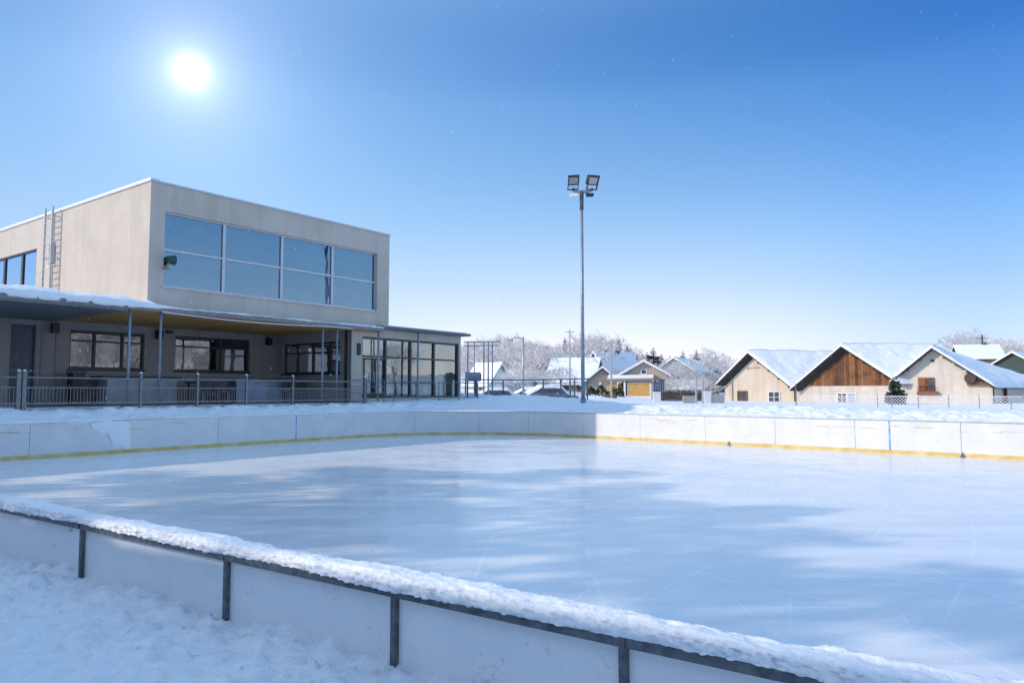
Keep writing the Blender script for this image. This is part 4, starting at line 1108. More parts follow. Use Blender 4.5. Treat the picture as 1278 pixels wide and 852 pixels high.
        MB().prism([H3(q0, back + .2, zr - .1), H3(q0, back + .2, .6), H3(q0, .3, .6), H3(q0, .3, zf - .1)], sub(H3(q1, 0, 0), H3(q0, 0, 0))).build('rear_wall', wallmat, o)
    return o, roofz
A1, A2, A3 = hq(936, 438), hq(1052, 429.5), hq(1164, 431.5)
E1l, V12, V23, E3r = hq(897, 479), hq(990, 484), hq(1116, 474), hq(1243, 483)
def drop(e, k=-.18): return (e[0], e[1] + k)
W1l, W1r = hq(905, 490)[0], hq(992, 490)[0]
h1, rz1 = gable_house('village_house', 'cream gabled house with two small windows, leftmost of the snowy gable row', drop(A1, -.36), drop(E1l), (V12[0] + .1, V12[1] - .15), W1l, W1r, 6, .75, None, M['cream'], rskew=7.0)
W2r = hq(1117, 490)[0]
h2, rz2 = gable_house('village_house', 'house with brown timber boarding filling its gable, middle of the snowy row', drop(A2, -.36), (V12[0] - .1, V12[1] - .3), (hq(1124, 480)[0], hq(1124, 480)[1]), W1r + .02, W2r, 6, .85, None, M['cream_pale'], hq(1050, 481)[1], rskew=7.6)
W3r = hq(1238, 490)[0]
h3, rz3 = gable_house('village_house', 'pale house with a shuttered gable window and a long snowy slope at its side', drop(A3, -.36), (V23[0] - .25, V23[1] - .3), drop(E3r, -.12), W2r + .02, W3r, 14, .8, None, M['cream_pale'], skew=4.2)
def hwin(h, x0, x1, y0, y1, cols, rows, mf, mg, name='window'):
    a, b = hq(x0, y1), hq(x1, y0)
    return window_on(h, H3(a[0], 0, a[1]), UQ, UN, b[0] - a[0], b[1] - a[1], cols, rows, mf, mg, .09, .07, name)
hwin(h1, 920.5, 933, 487.5, 503, 2, 1, M['shutter'], M['glass_far'])
hwin(h1, 959, 973.5, 488, 503, 2, 2, M['white_paint'], M['glass_far'])
hwin(h2, 1045, 1057, 490, 503, 2, 2, M['white_paint'], M['glass_far']); hwin(h2, 1058, 1069, 490, 503, 1, 1, M['white_paint'], M['counter'], 'door')
w3 = hwin(h3, 1146.5, 1166.5, 471, 488, 2, 2, M['shutter'], M['glass_far'])
a, b = hq(1147, 488), hq(1155, 471.5); MB().box(H3(a[0] + .03, -.09, a[1] + .05), sub(H3(b[0] - a[0] - .05, 0, 0), H3(0, 0, 0)), sub(H3(0, .02, 0), H3(0, 0, 0)), (0, 0, b[1] - a[1] - .1)).build('shutter', M['shutter'], w3)
a = hq(1145, 492); MB().box(H3(a[0], -.35, a[1]), sub(H3(1.7, 0, 0), H3(0, 0, 0)), sub(H3(0, .34, 0), H3(0, 0, 0)), (0, 0, .28)).build('flower_box', M['shutter'], h3)
m = MB(); a, b = hq(1146, 488), hq(1167, 482)
for i in range(8):
    q = a[0] + (b[0] - a[0]) * i / 7; m.tube([H3(q, -.22, a[1]), H3(q, -.22, b[1])], .015, 5)
m.tube([H3(a[0], -.22, b[1]), H3(b[0], -.22, b[1])], .02, 5); m.build('window_grille', M['dark'], w3)
a = hq(1163.5, 450); MB().box(H3(a[0] - .12, -.12, a[1] - .1), sub(H3(.24, 0, 0), H3(0, 0, 0)), sub(H3(0, .11, 0), H3(0, 0, 0)), (0, 0, .2)).build('gable_lamp', M['dark'], h3)
# satellite dish-like drum under the right verge
a = hq(1212, 472); m = MB(); m.tube([H3(a[0], -.25, a[1]), H3(a[0], -.62, a[1])], .52, 18, .42); m.build('round_vent', M['bark'], h3)
m = MB(); q0 = hq(1207, 478); q1 = hq(1236, 481.5); m.box(H3(q0[0], -.3, q0[1] - .2), sub(H3(q1[0] - q0[0], 0, 0), H3(0, 0, 0)), sub(H3(0, .29, 0), H3(0, 0, 0)), (0, 0, .35)); m.build('wooden_bracket', M['shutter'], h3)
# side wall: door recess and drain pipe
q = W3r
m = MB(); m.box(H3(q + .95, 2.2, .7), sub(H3(.05, 0, 0), H3(0, 0, 0)), sub(H3(0, 1.1, 0), H3(0, 0, 0)), (0, 0, 1.75)); m.build('side_door', M['shutter'], h3)
m = MB(); m.tube([H3(q + .12, .15, .7), H3(q + .12, .15, rz3(q) - .1)], .06, 6); m.build('drain_pipe', M['dark'], h3)
m = MB(); a = W1r; m.tube([H3(a, -.10, .7), H3(a, -.10, V12[1] - .1)], .06, 6); m.build('drain_pipe', M['bark'], h2)
a = hq(914, 490); m = MB(); m.tube([H3(a[0], -.08, .7), H3(a[0], -.08, rz1(a[0]) - .5), H3(E1l[0] + .2, -.3, rz1(E1l[0] + .2) - .15)], .055, 6); m.build('drain_pipe', M['alu'], h1)
a = hq(944, 459); m = MB(); m.tube([H3(a[0] - .9, -.06, a[1]), H3(a[0] + .35, -.06, a[1] + .03)], .04, 5); m.tube([H3(a[0] - .9, -.06, a[1] - .18), H3(a[0] - .9, -.06, a[1] + .12)], .035, 5); m.build('wall_anchor', M['rust'], h1)
for h, x, y in ((h1, 958, 438), (h2, 1076, 431)):
    q = at_s(x, y + 4, HS + 1.5); m = MB(); m.tube([add(q, (0, 0, -1.0)), add(q, (0, 0, .02))], .08, 8); m.build('roof_vent', M['dark'], h)

# chain-link fence in front of the right house
cf = empty('chain_link_fence', at_s(1180, 500, 60.0)[:2] + (1.2,), 'frosty chain-link fence in the snow before the pale right house', 'fence')
FS = 60.0
def fq(x): return -pof(at_s(x, 500, FS))
q0, q1 = fq(1008), fq(1300); zb, zt = .6, at_s(1180, 494.3, FS)[2]
m = MB(); st = .22; hgt = zt - zb; q = q0 - hgt
while q < q1:
    for sg in (1, -1):
        a0, a1 = (q, q + hgt) if sg > 0 else (q + hgt, q)
        za, zb2 = zb, zt
        lo, hi = sorted((a0, a1))
        if lo >= q0 and hi <= q1:
            off = .012 * sg
            m.tube([G(-a0, FS + off, zb), G(-a1, FS + off, zt)], .014, 4, cap=False)
    q += st
m.build('wire_mesh', M['frost_metal'], cf)
for x in (1095, 1113, 1146, 1184, 1222, 1262): MB().tube([G(-fq(x), FS + .04, .8), G(-fq(x), FS + .04, zt + .1)], .035, 6).build('post', M['railmetal'], cf)
MB().tube([G(-q0, FS, zt), G(-q1, FS, zt)], .02, 5).build('top_wire', M['frost_metal'], cf)
for x, y0, lab in ((993, 478, 'thin bare pole in front of the wall joint between cream and timber houses'),):
    a = at_s(x, y0, 45); o = tag(MB().tube([(a[0], a[1], 1.0), a], .03, 6).build('thin_pole', M['railmetal'], origin=(a[0], a[1], 1.0)), lab, 'pole')

def house(name, label, x, y_base, Y, w, d, wall_h, roof_h, yaw, wm, rm, snow=True, ridge='x', over=.5, wins=(), chim=(), zb=None, group='houses of the far village'):
    """a village house: local x along the front, y to the back; ridge 'x' runs along the front, 'y' shows a gable"""
    q = at_y(x, 488, Y); zb = gz(q[0], q[1]) - .3 if zb is None else zb
    o = empty(name, (q[0], q[1], zb), label, 'house', group, rz=yaw)
    h = w / 2
    if ridge == 'x':
        poly = [(-h, 0, 0), (-h, d, 0), (-h, d, wall_h), (-h, d / 2, wall_h + roof_h), (-h, 0, wall_h)]; vec = (w, 0, 0)
    else:
        poly = [(-h, 0, 0), (h, 0, 0), (h, 0, wall_h), (0, 0, wall_h + roof_h), (-h, 0, wall_h)]; vec = (0, d, 0)
    MB().prism(poly, vec).build('wall', wm, o, local=True)
    mr, msn = MB(), MB(); t, sn = .14, .30
    for k in (-1, 1):
        if ridge == 'x':
            e = (d / 2) * k; run = d / 2 + over; sl = roof_h / (d / 2)
            a = [(-h - over, d / 2, wall_h + roof_h + .02), (-h - over, d / 2 + k * run, wall_h + roof_h - sl * run + .02)]; vv = (w + 2 * over, 0, 0)
        else:
            run = h + over; sl = roof_h / h
            a = [(0, -over, wall_h + roof_h + .02), (k * run, -over, wall_h + roof_h - sl * run + .02)]; vv = (0, d + 2 * over, 0)
        mr.prism([a[0], a[1], add(a[1], UZ, t), add(a[0], UZ, t)], vv)
        if snow: msn.prism([add(a[0], UZ, t + .003), add(a[1], UZ, t + .003), add(a[1], UZ, t + sn * .7), add(a[0], UZ, t + sn)], vv)
    r = mr.build('roof', rm, o, local=True)
    if snow: msn.build('roof_snow', M['snow_roof'], o, local=True)
    for cx, cy, ch in chim:
        m = MB(); m.aabb(cx - .3, cx + .3, cy - .3, cy + .3, wall_h, wall_h + roof_h + ch); c = m.build('chimney', M['roof_brown'], r, local=True)
        m = MB(); m.aabb(cx - .38, cx + .38, cy - .38, cy + .38, wall_h + roof_h + ch + .003, wall_h + roof_h + ch + .15); m.build('chimney_cap', M['dark'], c, local=True)
    for (wx, wz, ww, wh, mf, mg, nm) in wins:
        mb = MB(); fw = .12
        mb.aabb(wx, wx + fw, -.08, -.003, wz, wz + wh); mb.aabb(wx + ww - fw, wx + ww, -.08, -.003, wz, wz + wh); mb.aabb(wx + fw, wx + ww - fw, -.08, -.003, wz, wz + fw); mb.aabb(wx + fw, wx + ww - fw, -.08, -.003, wz + wh - fw, wz + wh)
        if ww > 1.0: mb.aabb(wx + ww / 2 - .04, wx + ww / 2 + .04, -.07, -.003, wz + fw, wz + wh - fw)
        f = mb.build(nm, M[mf], o, local=True)
        MB().face([(wx + fw, -.02, wz + fw), (wx + ww - fw, -.02, wz + fw), (wx + ww - fw, -.02, wz + wh - fw), (wx + fw, -.02, wz + wh - fw)]).build('pane', M[mg], f, local=True)
    return o
std = ('white_paint', 'glass_far', 'window')
# long white roofed house behind the mast
house('village_house', 'long low house under a broad white snow roof, left of the floodlight mast', 710, 475, 105, 6.6, 9, 1.6, 3.4, R(-18), M['roof_brown'], M['roof_brown'], True, 'x', .5,
      [(-1.2, .6, 1.2, .8, 'frame_dark', 'glass_far', 'window'), (1.2, .5, .9, .9, 'frame_dark', 'glass_far', 'window')])
hb = house('village_house', 'house with a steep snow roof in blue shade and two chimneys, right of the mast', 744, 475, 112, 5.0, 7.5, 2.7, 3.5, R(-52), M['far_wall'], M['roof_grey'], True, 'y', .6,
      [(-1.5, .7, .9, 1.1) + std], [(-.3, 2.0, .35), (.0, 4.6, .35)])
house('village_house', 'small house with a dark timber gable between the mast and the beige house', 752, 478, 96, 4.6, 6, 1.9, 1.9, R(-8), M['far_wall'], M['tile_dark'], True, 'y', .6,
      [(-1.6, .5, .8, 1.0) + std, (.7, .2, .9, 1.4, 'white_paint', 'counter', 'door')])
hc = house('village_house', 'beige gabled house with a porch and an amber window, centre of the village', 804, 498, 92, 5.6, 9, 3.1, 1.55, R(-14), M['far_wall'], M['roof_grey'], True, 'y', .5,
      [(-.4, 3.2, .8, .7) + std])
m = MB(); m.hexa([(-5.6, -2.6, 2.35), (1.4, -2.6, 2.35), (1.4, -.06, 3.0), (-5.0, -.06, 3.0), (-5.6, -2.6, 2.47), (1.4, -2.6, 2.47), (1.4, -.06, 3.14), (-5.0, -.06, 3.14)]); pr = m.build('porch_roof', M['roof_brown'], hc, local=True)
m = MB(); m.hexa([(-4.4, -1.9, 2.655), (1.2, -1.6, 2.74), (1.2, -.2, 3.11), (-4.4, -.2, 3.11), (-4.4, -1.9, 2.68), (1.2, -1.6, 2.77), (1.2, -.2, 3.22), (-4.4, -.2, 3.22)]); m.build('roof_snow', M['snow_roof'], pr, local=True)
for x in (-5.2, -3.0, -2.2, 1.2): MB().aabb(x - .12, x + .12, -2.45, -2.2, -.3, 2.36).build('porch_column', M['white_paint'], hc, local=True)
f = MB().aabb(-2.05, 1.05, -2.42, -2.25, -.3, .55).build('porch_parapet', M['white_paint'], hc, local=True)
f = MB(); f.aabb(-1.9, -1.75, -2.3, -2.2, .552, 2.22); f.aabb(.85, 1.0, -2.3, -2.2, .552, 2.22); f.aabb(-1.75, .85, -2.3, -2.2, 2.1, 2.22); f = f.build('porch_window', M['white_paint'], hc, local=True)
MB().aabb(-1.75, .85, -2.26, -2.24, .552, 2.1).build('pane', M['glass_amber'], f, local=True)
MB().aabb(-5.1, -3.15, -2.1, -.1, -.3, 2.3).build('garage', M['cream'], hc, local=True)
MB().aabb(-4.3, -3.2, -2.16, -2.103, .2, 2.1).build('garage_door', M['far_wall_orange'], hc, local=True)
house('village_house', 'grey rendered house with snowy roof right of the beige gabled house', 842, 478, 118, 6.2, 8, 4.2, 1.9, R(-30), M['far_wall_grey'], M['roof_grey'], True, 'y', .4,
      [(-2.0, 2.4, .8, 1.3) + std, (-.2, 2.4, .8, 1.3) + std, (1.4, .6, .8, 1.2) + std])
house('village_house', 'far brownish house half hidden by frosted trees left of the gable row', 868, 480, 135, 7, 8, 3.6, 2.6, R(-20), M['roof_brown'], M['roof_brown'], True, 'y', .5,
      [(-2.2, 1.6, 1.0, 1.2) + std, (.6, 1.6, 1.0, 1.2) + std])
house('village_house', 'low white house with a snow roof seen behind the ball court frame', 596, 480, 88, 3.6, 4, 1.5, 2.2, R(-40), M['white_paint'], M['roof_grey'], True, 'x', .4, [(.3, .4, 1.4, .8, 'frame_dark', 'glass_far', 'window')])
house('village_house', 'snow covered low shed with a dark opening behind the yard railing', 621, 482, 90, 5.4, 6, 1.5, 1.3, R(-22), M['white_paint'], M['roof_grey'], True, 'x', .4, [(-2.3, .5, 1.9, .8, 'frame_dark', 'glass_far', 'window')])
house('village_house', 'distant house with a small dark gable among the frosted trees left of the mast', 693, 455, 165, 9, 9, 5.2, 3.4, R(-20), M['roof_brown'], M['roof_grey'], True, 'y', .5, [(-2.5, 2.4, 1.2, 1.5) + std])
house('village_house', 'pale distant house on the wooded rise above the shaded blue roof', 756, 450, 185, 8, 9, 7.5, 3.5, R(-25), M['far_wall'], M['roof_brown'], True, 'x', .4, [(-2.5, 5, 1.2, 1.6) + std, (1, 5, 1.2, 1.6) + std], [(2.0, 4.5, 1.4)])
for x, Y, wd, wh, lab in ((1228, 125, 6.0, 6.3, 'house with snowy roof and chimney peeping over the right slope'), (1266, 118, 7.0, 4.6, 'dark green gabled house at the far right edge')):
    house('village_house', lab, x, 470, Y, wd, 8, wh, 2.2, R(-20 if x < 1250 else -50), M['roof_brown'] if x < 1250 else mk('dark_green_boards', (.03, .055, .05), (.05, .075, .07), .7), M['tile_dark'], True, 'x' if x < 1250 else 'y', .5,
          [(-1.5, wh - 1.6, 1.2, 1.2) + std], [(1.2, 4, .6)] if x < 1250 else [])

# the yard's small things
bn = empty('steel_silo', yard_pt(822, 80) + (gz(*yard_pt(822, 80)) - .3,), 'grey ribbed sheet-metal shed beside the beige house', 'shed')
q = base_of(bn)
m = MB()
for i in range(7):
    x = q[0] - .60 + i * .19; m.box((x, q[1], q[2]), (.12, 0, 0), (0, 1.0, 0), (0, 0, 2.2 if i < 3 else 2.5))
m.build('ribbed_wall', M['pole'], bn)
MB().aabb(q[0] - .66, q[0] - .06, q[1] - .1, q[1] + 1.1, q[2] + 2.203, q[2] + 2.28).build('roof', M['steel'], bn)
MB().aabb(q[0] - .05, q[0] + .74, q[1] - .1, q[1] + 1.1, q[2] + 2.503, q[2] + 2.58).build('roof', M['steel'], bn)
gw = empty('garden_wall', yard_pt(880, 70) + (gz(*yard_pt(880, 70)) - .3,), 'low pale garden wall with two gate posts left of the cream house', 'wall')
for x0, x1, hgt in ((815, 824, 1.0), (852, 868, .7), (878, 887, 1.15), (888, 903, .75)):
    a, b = yard_pt(x0, 70), yard_pt(x1, 70); z0 = gz(*a) - .4
    MB().aabb(a[0], b[0], 69.8, 70.1, z0, z0 + .4 + hgt).build('wall_section', M['concrete'] if hgt < 1 else M['white_paint'], gw)
for x, yt in ((868.5, 470), (876.5, 468)):
    a = at_y(x, yt, 68); MB().tube([(a[0], a[1], .9), a], .09, 8).build('gate_post', M['alu'], gw)

def car(x, Y, yaw, label):
    q = yard_pt(x, Y); z = gz(*q)
    o = empty('parked_car', (q[0], q[1], z - .55), label, 'car', 'cars buried in snow behind the yard railing', rz=yaw)
    prof = [(-2.1, .25), (2.1, .25), (2.15, .7), (1.25, .86), (.75, 1.36), (-.95, 1.38), (-1.75, .95), (-2.15, .85)]
    MB().prism([(a, -.8, b) for a, b in prof], (0, 1.6, 0)).build('body', M['car_paint'], o, local=True)
    wnd = [(1.1, .9), (.7, 1.3), (-.9, 1.32), (-1.5, .95)]
    MB().prism([(a, -.812, b) for a, b in wnd], (0, .008, 0)).build('side_glass', M['glass_far'], o, local=True)
    for wx in (-1.3, 1.3):
        for wy in (-.82, .66): MB().tube([(wx, wy, .3), (wx, wy + .16, .3)], .31, 14).build('wheel', M['tyre'], o, local=True)
    U, V = np.meshgrid(np.linspace(-2.2, 2.2, 40), np.linspace(-.85, .85, 18), indexing='ij')
    top = np.interp(U, [-2.2, -1.75, -.95, .75, 1.25, 2.15, 2.2], [.75, .97, 1.4, 1.38, .88, .72, .6])
    Zc = top + .17 * np.clip((.86 - np.abs(V)) * 6, 0, 1) ** .6 - .12 * (np.abs(V) > .8) + .03 * fbm(U * 3, V * 3, 4, 3)
    sheet('snow_cover', U, V, Zc, M['snow_cap'], o)
    return o
car(622, 62, R(8), 'snow-covered dark car parked behind the yard railing nearest the wing')
car(668, 66, R(-6), 'snow-covered dark car below the frosted weeping tree')
car(687, 60, R(12), 'snow-covered dark car just left of the floodlight mast')

# ------------------------------------------------------------------ plants
def frosted_tree(seed, h, spread, levels=5, twig=.020, droop=0.0, kids_n=3, fine=5):
    """a bare tree: (trunk mesh builder, crown mesh builder)"""
    r = random.Random(seed); tr, cr = MB(), MB()
    def grow(p, d, L, rad, lv):
        bend = (r.uniform(-.25, .25), r.uniform(-.25, .25), r.uniform(-.05, .2) - droop * (levels - lv) * .12)
        d1 = norm(add(d, bend, .6)); mid = add(p, d, L * .5); e = add(mid, d1, L * .5)
        (tr if lv >= levels - 1 else cr).tube([p, mid, e], max(rad, twig), 5 if lv >= levels - 1 else 3, max(rad * .62, twig * .8), cap=False)
        if lv == 0:
            for k in range(fine):
                dd = norm(add(d1, (r.uniform(-1, 1), r.uniform(-1, 1), r.uniform(-.6, .8) - droop)))
                q = add(p, sub(e, p), r.uniform(.2, 1.0)); e2 = add(q, dd, L * r.uniform(.5, 1.1)); s_ = norm(cross(dd, (r.uniform(-1, 1), r.uniform(-1, 1), 1)))
                cr.face([add(q, s_, twig * .9), add(e2, s_, twig * .3), add(e2, s_, -twig * .3), add(q, s_, -twig * .9)])
            return
        n = kids_n + (1 if lv >= levels - 1 else 0)
        a0 = r.uniform(0, 6.28)
        for k in range(n):
            a = a0 + 6.283 * k / n + r.uniform(-.4, .4); tilt = r.uniform(.35, .85) * spread
            u = norm(cross(d1, (.3, .8, .1))); w = cross(d1, u)
            nd = norm(add(add(tuple(c * math.cos(tilt) for c in d1), u, math.sin(tilt) * math.cos(a)), w, math.sin(tilt) * math.sin(a)))
            grow(e if k < n - 1 or lv < 2 else add(p, sub(e, p), .7), nd, L * r.uniform(.62, .82), rad * .58, lv - 1)
    grow((0, 0, -.3), (0, 0, 1), h * .30, h * .018, levels)
    zmax = max(v[2] for v in cr.v); k = h / zmax
    for b in (tr, cr): b.v = [(x * k, y * k, z * k) for x, y, z in b.v]
    return tr, cr
def conifer(seed, h, rad, layers, sprays, gaps=0.0):
    r = random.Random(seed); tr, cr = MB(), MB()
    tr.tube([(0, 0, -.3), (0, 0, h * .5), (0, 0, h * .97)], h * .016, 6, h * .003)
    for i in range(layers):
        f = (i + r.uniform(-.3, .3)) / layers; z = h * (.10 + .88 * f); R0 = rad * (1 - f) ** .85 * r.uniform(.75, 1.15) + .08
        nb = int(5 + sprays * (1 - f))
        for k in range(nb):
            if r.random() < gaps: continue
            a = 6.283 * (k + r.random() * .8) / nb + i * 1.7; L = R0 * r.uniform(.65, 1.1)
            dx, dy = math.cos(a), math.sin(a); dz = r.uniform(-.42, -.12) + .35 * f
            sx, sy = -dy, dx
            for j in range(4):        # drooping fans of needles along the bough
                t0, t1 = j / 4, (j + 1.5) / 4
                w = L * .34 * (1 - .5 * t0) * r.uniform(.7, 1.2)
                p0 = (dx * L * t0, dy * L * t0, z + dz * L * t0 + .10 * L * t0 * t0); p1 = (dx * L * min(t1, 1.05), dy * L * min(t1, 1.05), z + dz * L * t1 + .10 * L * t1 * t1)
                dr = -L * r.uniform(.16, .40)
                for sg in (-1, 1):
                    cr.face([p0, (p1[0] + sx * w * sg * .3, p1[1] + sy * w * sg * .3, p1[2]), ((p0[0] + p1[0]) / 2 + sx * w * sg, (p0[1] + p1[1]) / 2 + sy * w * sg, (p0[2] + p1[2]) / 2 + dr)])
    return tr, cr
def plant(name, parts, mats, label, cat, group=None):
    o = empty(name, (0, 0, 0), label, cat, group)
    parts[0].build('trunk', mats[0], o, local=True); parts[1].build('crown', mats[1], o, local=True)
    return o
def put(proto, used, x, Y, scale, rz, label, z=None, wide=1.0):
    o = proto if proto.name not in used else copy_tree(proto)
    used.add(proto.name)
    q = yard_pt(x, Y); o.location = (q[0], q[1], (gz(*q) if z is None else z) - .2)
    o.scale = (scale * wide, scale * wide, scale); o.rotation_euler = (0, 0, rz); o['label'] = label
    return o
GT = 'frosted bare trees on the rise behind the village'
protos = [plant('frosted_tree', frosted_tree(s, 10, sp, 5, tw, dr, 3, 5), (M['frost_bark'], mt), '-', 'tree', GT)
          for s, sp, tw, dr, mt in ((1, 1.0, .026, 0, M['frost_twig']), (2, .8, .024, 0, M['frost_twig']), (3, 1.15, .030, .12, M['frost_twig']), (4, .95, .026, 0, M['frost_twig_grey']), (5, .75, .022, 0, M['frost_twig_grey']))]
bold = [plant('frosted_tree', frosted_tree(s, 10, sp, 4, .042, 0, 3, 4), (M['bark'], M['frost_twig']), '-', 'tree', GT) for s, sp in ((41, 1.05), (42, .9))]
used = set(); rt = random.Random(21)
def ytop_h(x, ytop, Y):
    """height that makes a tree at depth Y reach up to that line of sight"""
    a = at_y(x, ytop, Y); return a[2] - gz(a[0], a[1])
skyline = [(560, 424), (585, 420), (610, 417), (632, 413), (645, 418), (660, 426), (675, 421), (690, 424), (705, 424), (725, 416), (738, 411), (750, 412), (762, 424), (780, 424), (795, 432), (812, 438), (830, 436), (845, 440), (862, 442), (885, 432), (900, 441)]
def sky_y(x): return float(np.interp(x, [a for a, b in skyline], [b for a, b in skyline]))
first = [(590, 420), (612, 416), (632, 413), (648, 420), (669, 420), (686, 424), (735, 410), (748, 411), (885, 430)]
for i, (x, yt) in enumerate(first):
    Y = 150 + 12 * (i % 3); h = ytop_h(x, yt, Y)
    put(protos[(i * 2) % 5], used, x, Y, h / 10, rt.uniform(0, 6), 'tall frosted bare tree standing out against the sky on the village rise', wide=.95)
for i, (x, dy) in enumerate(((566, 2), (598, -1), (622, -2), (634, -4), (664, -2), (681, 1), (699, 0), (721, -2), (742, -3), (777, 3), (798, 3), (822, 4), (848, 2), (866, 0), (884, 2), (905, 0))):
    Y = 112 + 9 * (i % 4); put(bold[i % 2], used, x, Y, ytop_h(x, sky_y(x) + dy, Y) / 10, rt.uniform(0, 6), 'frosted tree with dark visible limbs in front of the pale wood', wide=rt.uniform(.8, 1.05))
for i in range(66):
    x = 556 + (912 - 556) * (i + rt.random()) / 66
    Y = rt.choice((140, 175, 215, 265, 320)); yt = sky_y(x) + rt.uniform(2, 16)
    h = min(19, max(4.5, ytop_h(x, yt, Y)))
    put(protos[rt.randrange(5)], used, x, Y, h / 10, rt.uniform(0, 6), 'frosted bare tree in the pale wood behind the village', wide=rt.uniform(.95, 1.35))
for x, yt, Y in ((1184, 424, 190), (1197, 409, 170), (1210, 405, 180), (1221, 416, 200), (1240, 415, 175), (1252, 417, 190), (1268, 419, 180), (1279, 428, 170), (1290, 424, 200), (1200, 420, 230), (1262, 428, 230)):
    put(protos[rt.randrange(5)], used, x, Y, ytop_h(x, yt, Y) / 10, rt.uniform(0, 6), 'frosted bare tree rising behind the right house roof', wide=1.1)
for x, yt, Y, lab in ((655, 446, 78, 'drooping frosted tree beside the street lamp'), (648, 452, 70, 'frosted weeping shrub behind the yard railing'), (700, 452, 85, 'thin frosted sapling before the broad white roof'), (838, 452, 100, 'frosted tree between beige and grey houses'), (852, 450, 96, 'frosted tree in front of the grey house'), (862, 462, 88, 'short frosted tree by the garden wall'), (872, 455, 92, 'frosted tree behind the gate posts'), (890, 452, 95, 'frosted tree next to the cream house'), (826, 446, 105, 'tall frosted tree behind the ribbed shed'), (668, 458, 92, 'rosy frosted bush left of the broad white roof'), (682, 455, 98, 'pinkish frosted tree at the end of the broad white roof'), (632, 450, 95, 'frosted tree behind the snowy shed'), (882, 468, 84, 'low frosted bush left of the cream house')):
    put(protos[2] if 'weep' in lab or 'droop' in lab else protos[rt.randrange(5)], used, x, Y, ytop_h(x, yt, Y) / 10, rt.uniform(0, 6), lab, wide=1.25)
conp = [plant('spruce_tree', conifer(s, 10, 2.3, 34, 13), (M['bark'], M['needles_frost']), '-', 'tree', 'dark spruces behind the village') for s in (1, 2)]
used2 = set()
for x, yt, Y, wd in ((773, 421, 140, 1.0), (780, 432, 150, 1.1), (787, 429, 146, 1.05), (795, 438, 160, 1.0), (803, 439, 165, 1), (808, 436, 170, 1.0), (816, 430, 160, 1.5), (826, 438, 172, 1.1), (837, 441, 180, 1.1), (853, 435, 175, 1.1), (870, 433, 170, 1.0), (705, 417, 170, .7), (894, 441, 190, 1.1), (719, 423, 180, .8)):
    Y *= .84; put(conp[rt.randrange(2)], used2, x, Y, ytop_h(x, yt, Y) / 10, rt.uniform(0, 6), 'dark frost-dusted spruce among the bare trees behind the village', wide=wd * 1.15)
o = plant('small_spruce', conifer(9, 2.6, 1.0, 16, 8), (M['bark'], M['needles']), 'dark little spruce against the wall between timber and pale houses', 'tree')
q = at_s(1118, 500, 72); o.location = (q[0], q[1], 1.0); 
def bush(name, x, Y, rx, h, mat, label, cat, n=700, seed=1):
    q = yard_pt(x, Y); z = gz(*q) - .1; r = random.Random(seed)
    o = empty(name, (q[0], q[1], z), label, cat)
    st, lf = MB(), MB()
    for i in range(9):
        a = r.uniform(0, 6.28); e = (math.cos(a) * rx * r.uniform(.2, .8), math.sin(a) * .5, h * r.uniform(.5, .9)); st.tube([(e[0] * .4, 0, 0), e], .03, 4, .015)
    for i in range(n):
        u, v, w = r.uniform(-1, 1), r.uniform(-1, 1), r.random()
        k = (1 - abs(u) ** 3) ** .5 * (.75 + .25 * math.sin(u * 7))
        c = (u * rx, v * .6, h * k * w ** .6)
        d = norm((r.uniform(-1, 1), r.uniform(-1, 1), r.uniform(-1, 1))); e = norm(cross(d, (.3, .5, .8))); s_ = r.uniform(.06, .13)
        lf.face([add(c, d, s_), add(c, e, s_ * .6), add(c, d, -s_), add(c, e, -s_ * .6)])
    st.build('stem', M['bark'], o, local=True); lf.build('foliage', mat, o, local=True)
for x, y0, y1, lab in ((629, 487, 497, 'short dark stake in the snow nearest the ball court frame'), (640.5, 496, 503, 'short dark stake low in the snow below the street lamp'), (678, 493, 503, 'short dark stake in the snow between street lamp and mast')):
    Y = 40; a = at_y(x, y0, Y); st_ = MB().tube([(a[0], a[1], 1.1), a], .035, 6).build('marker_stake', M['dark'], origin=(a[0], a[1], 1.1)); tag(st_, lab, 'stake', 'dark stakes in the yard snow')
bush('evergreen_hedge', 747, 86, 1.45, 1.35, M['hedge'], 'dark green clipped hedge right of the mast foot', 'hedge', 1500, 3)
bush('evergreen_hedge', 771, 84, .7, 1.5, M['hedge'], 'dark green bush in front of the yellow garage', 'hedge', 800, 5)
for x, yt, Y, lab in ((642, 458, 100, 'rosy frosted shrub between shed and broad white roof'), (775, 455, 104, 'frosted tree behind the beige porch'), (716, 450, 116, 'frosted tree behind the broad white roof'), (733, 446, 125, 'frosted tree left of the steep blue roof'), (768, 448, 122, 'frosted tree right of the steep blue roof'), (846, 464, 86, 'bushy frosted tree before the grey house'), (858, 458, 100, 'frosted tree between grey and brownish houses'), (897, 462, 100, 'frosted tree touching the left eave of the cream house'), (832, 466, 84, 'small frosted tree right of the ribbed shed'), (612, 455, 98, 'rosy frosted tree behind the low white house'), (586, 452, 96, 'frosted tree beside the wing corner')):
    put(protos[rt.randrange(5)], used, x, Y, ytop_h(x, yt, Y) / 10, rt.uniform(0, 6), lab, wide=1.3)
pf = empty('picket_fence', yard_pt(850, 78) + (gz(*yard_pt(850, 78)) - .2,), 'weathered brown picket fence before the grey house', 'fence')
m = MB()
for i in range(46):
    a = yard_pt(826 + i * 1.15, 78); z0 = gz(*a) - .3; m.aabb(a[0] - .04, a[0] + .04, 78, 78.03, z0, z0 + 1.25)
tag(m.build('picket', M['bark'], pf), kind='stuff')
a, b = yard_pt(826, 78), yard_pt(878, 78); z0 = gz(*a)
